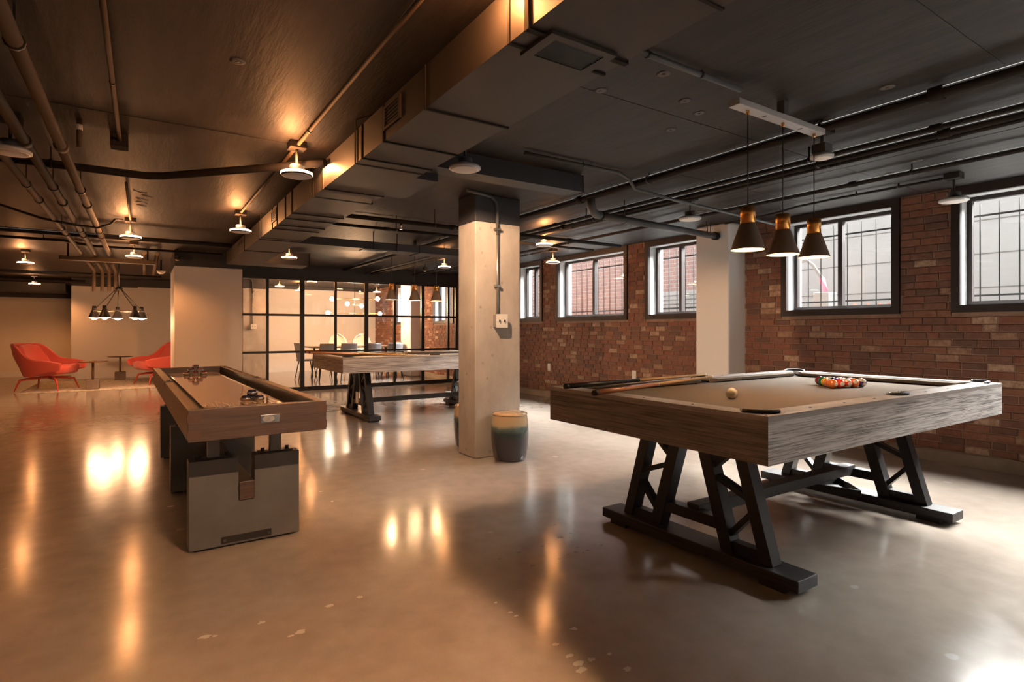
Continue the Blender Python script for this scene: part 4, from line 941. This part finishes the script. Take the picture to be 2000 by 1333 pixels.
# left bank
for x, r, y0, y1, l in ((-0.39, .027, 1.2, 9.6, 'tan ceiling pipe nearest the thin conduit on the left'), (-0.55, .027, 1.2, 9.9, 'middle one of the three tan ceiling pipes on the left'), (-0.70, .024, 1.2, 10.2, 'leftmost of the three tan ceiling pipes')):
    pipe('ceiling_pipe', [(x, y0, 2.17), (x, y1, 2.17)], r, 'pipe_tan', l, (1.05, 2.9, 4.7, 6.6), grp='tan pipes at the left', clamps=(1.5, 4.1, 6.2))
pipe('electrical_conduit', [(-.118, 1.0, 2.27), (-.118, 4.15, 2.27)], .011, 'pipe_tan', 'thin tan conduit running straight down the left ceiling', cat='conduit', clamps=(2.2,))
tag(B((-.165, 4.15, 2.235), (-.075, 4.26, CEIL)).build('junction_box', 'pipe', bevel=0.003), 'black junction box at the end of the thin tan conduit', 'junction box')
pipe('electrical_conduit', [(-.11, 5.4, 2.285), (-.11, 7.17, 2.285)], .010, 'pipe_tan', 'short conduit feeding the lamp left of the white wall block', cat='conduit')
pipe('electrical_conduit', [(.817, .3, 2.285), (.817, 3.68, 2.285)], .011, 'pipe_tan', 'conduit beside the main duct leading to the nearest lamp', cat='conduit', clamps=(3.1,))
pipe('electrical_conduit', [(.817, 3.79, 2.285), (.815, 6.12, 2.285)], .011, 'pipe_tan', 'conduit beside the main duct between its two lamps', cat='conduit')
pipe('sprinkler_pipe', [(-3.5, 4.70, 2.20), (.02, 4.70, 2.20), (.12, 4.64, 2.20), (.66, 4.06, 2.20), (.985, 3.70, 2.20)], .026, 'pipe', 'thick black sprinkler pipe bending towards the main duct', (2.6,), clamps=(3.0,))
pipe('sprinkler_pipe', [(-4.0, 8.0, 2.20), (.95, 8.0, 2.20)], .026, 'pipe', 'thick black sprinkler pipe crossing above the lounge', (2.2, 3.6), clamps=(2.6, 3.9))
pipe('sprinkler_pipe', [(-4.0, 8.75, 2.215), (-.80, 8.75, 2.215), (-.66, 8.85, 2.20), (-.5, 9.0, 2.20), (.95, 9.0, 2.20)], .016, 'pipe', 'thin black pipe with a kink above the lounge', clamps=(3.0,))
pipe('flexible_conduit', [(-3.0, 6.55, 2.27), (-1.35, 6.6, 2.27), (-1.15, 6.62, 2.26), (-.95, 6.68, 2.20), (-.78, 6.75, 2.155), (-.55, 6.85, 2.135), (-.38, 6.95, 2.14), (-.28, 7.05, 2.20), (-.24, 7.15, 2.27), (-.18, 7.22, 2.285)], .011, 'pipe', 'wavy black flexible conduit dipping under the tan pipes', cat='conduit')
bb_ = empty('pipe_rack_beam', (-.95, 9.75, 2.08), label='tan beam carrying the pipes in front of the lounge', cat='beam')
part('beam', 'pipe_tan', bb_, (0, 0, 0), (1.10, .12, .055)); 
for x in (.08, 1.0): part('hanger', 'pipe', bb_, (x, .05, .055), (x + .02, .07, CEIL - 2.08))
for k, x in enumerate((-.72, -.60, -.50, -.41)):
    pipe('riser_pipe', [(x, 10.3 + k*.02, 2.18), (x, 12.2, 2.18), (x, 12.27, 2.16), (x, 12.3, 2.10), (x, 12.3, 1.80)], .028, 'pipe_tan', ['first from left', 'second from left', 'third from left', 'rightmost'][k] + ' of the pipes turning down before the lounge wall', grp='pipes turning down at the lounge')
for k, x in enumerate((0.02, .17)):
    pipe('ceiling_pipe', [(x, 9.35, 2.19), (x, 13.6, 2.19)], .026, 'pipe_tan', ['left', 'right'][k] + ' pipe of the pair running over the lounge rug', grp='pair of pipes over the rug')
pipe('ceiling_pipe', [(-3.8, 12.9, 2.14), (.3, 12.9, 2.14)], .03, 'pipe', 'dark pipe crossing behind the lounge chandelier')
pipe('ceiling_pipe', [(-3.9, 14.6, 2.12), (-1.0, 14.6, 2.12)], .035, 'pipe', 'dark pipe crossing before the farthest cream wall')
tag(B((-4.4, 16.6, 2.0), (-1.5, 17.4, 2.2)).build('ceiling_beam', 'dark'), 'dark beam in front of the farthest cream wall', 'beam')
sd = empty('smoke_detector', (.26, 11.3, 2.12), label='white dome smoke detector left of the white wall block', cat='smoke detector')
MB().lathe([(0.0, -.05), (.03, -.045), (.06, -.02), (.068, 0), (.068, .012), (0, .012)], 24).build('dome', 'plastic', sd); MB().tube([(0, 0, .012), (0, 0, CEIL - 2.12)], .012, 8).build('stem', 'pipe', sd)
def camera_unit(x, y, z, lab):
    c = empty('security_camera', (x, y, z), label=lab, cat='camera', group='small ceiling cameras'); MB().tube([(0, 0, 0), (0, 0, CEIL - z)], .006, 8).build('stem', 'pipe', c)
    MB().lathe([(0, -.075), (.024, -.068), (.038, -.04), (.036, 0), (0, .004)], 16).build('housing', 'pipe', c); MB().lathe([(0, -.082), (.02, -.078), (.030, -.066)], 14).build('lens_cover', 'plastic', c)
camera_unit(4.05, 8.9, 2.20, 'small white-faced ceiling camera left of the concrete pillar')
camera_unit(.42, 9.55, 2.21, 'small ceiling camera on the corner of the white wall block')
lab_s = [(-.20, 4.35, 'sprinkler with a red-striped tag hanging at the left')]
st_ = empty('sprinkler_drop', (-.30, 4.0, CEIL), label='short pipe drop with a paper tag under the left ceiling', cat='pipe')
MB().tube([(0, 0, 0), (0, 0, -.16)], .014, 10).build('pipe', 'pipe_tan', st_); MB().tube([(0, 0, -.03), (0, 0, -.06)], .0165, 10).build('paper_tag', 'plastic', st_)

# ------------------------------------------------------------------ small things and marks
rkk = empty('triangle_rack', (3.80, 1.94, 0.0755), math.radians(18), label='black triangle ball rack lying on the skid under the near pool table', cat='ball rack')
TV = [Vector((0.19, 0, 0)), Vector((-0.10, 0.165, 0)), Vector((-0.10, -0.165, 0))]
for k in range(3): MB().bar(TV[k] + Vector((0, 0, .02)), TV[(k+1) % 3] + Vector((0, 0, .02)), 0.010, 0.040).build('rack_side', 'black', rkk)
tg = empty('paper_tag', (2.262, 7.02, 0.27), label='white paper tag hanging on the trestle of the far pool table', cat='tag')
part('card', 'plastic', tg, (-.002, -.05, -.07), (0, .05, .07)); MB().tube([(-.001, 0, .07), (.012, 0, .12)], .0015, 5).build('string', 'black', tg)
bx_ = empty('accessory_box', (3.915, 7.685, 0.0755), label='grey box resting on the right skid of the far pool table', cat='box')
part('body', 'alu', bx_, (-.055, -.06, 0), (.055, .06, .09), 0.004); part('lid', 'plastic', bx_, (-.058, -.063, .09), (.058, .063, .105), 0.003)
fl = bpy.data.objects['floor']
M['stain'] = plain('dark_floor_stain', (0.085, 0.062, 0.05), 0.35); M['fleck'] = plain('pale_floor_fleck', (0.385, 0.33, 0.285), 0.3)
rs = random.Random(21)
def floor_px(x, y):
    c, q = math.cos(YAW), math.sin(YAW); z = CAM_H*1100/(y - 645); u = (x - 1000)/1100; return z*(q + c*u), z*(c - q*u)
def blot(x, y, r, mat):
    X_, Y_ = floor_px(x, y); n = 12; ph = [1 + rs.uniform(-.35, .35) for _ in range(n)]
    MB().prism([(X_ + r*ph[k]*math.cos(6.283*k/n), Y_ + r*0.7*ph[k]*math.sin(6.283*k/n)) for k in range(n)], 2, 0.0, 0.0007).build('floor_stain' if mat == 'stain' else 'floor_fleck', mat, fl)
for x, y, r in ((1095, 1050, .016), (1085, 1025, .008), (1060, 1067, .010), (1115, 1041, .008), (1128, 1070, .010), (1125, 1079, .012), (1148, 1075, .011), (1140, 1080, .007), (1110, 1084, .008), (1175, 1065, .009), (1014, 1080, .014), (1092, 1092, .008), (976, 1092, .010), (1040, 1105, .012)): blot(x, y, r, 'stain')
for x, y, r in ((997, 1197, .012), (1008, 1204, .009), (1121, 1229, .014), (1085, 1260, .014), (1112, 1282, .014), (1130, 1297, .018), (1134, 1311, .020), (1155, 1289, .014), (1190, 1278, .010), (1226, 1307, .016), (968, 1178, .010), (642, 1184, .016), (703, 1167, .014), (400, 1245, .020), (420, 1243, .010), (510, 1217, .014), (587, 1235, .018), (568, 1243, .010), (335, 990, .018), (590, 927, .012), (607, 955, .014), (626, 961, .012), (649, 980, .012)): blot(x, y, r, 'fleck')
# chalk-like pale strokes left on the ceiling
for k in range(5):
    x, y = -0.02 + rs.uniform(-.05, .08), 5.8 + k*0.16
    MB().tube([(x + 0.05*math.cos(t*0.9 + k), y + 0.045*math.sin(t*1.3 + k), CEIL - .0015) for t in range(6)], 0.004, 5).build('chalk_stroke', 'fleck', bpy.data.objects['ceiling'])
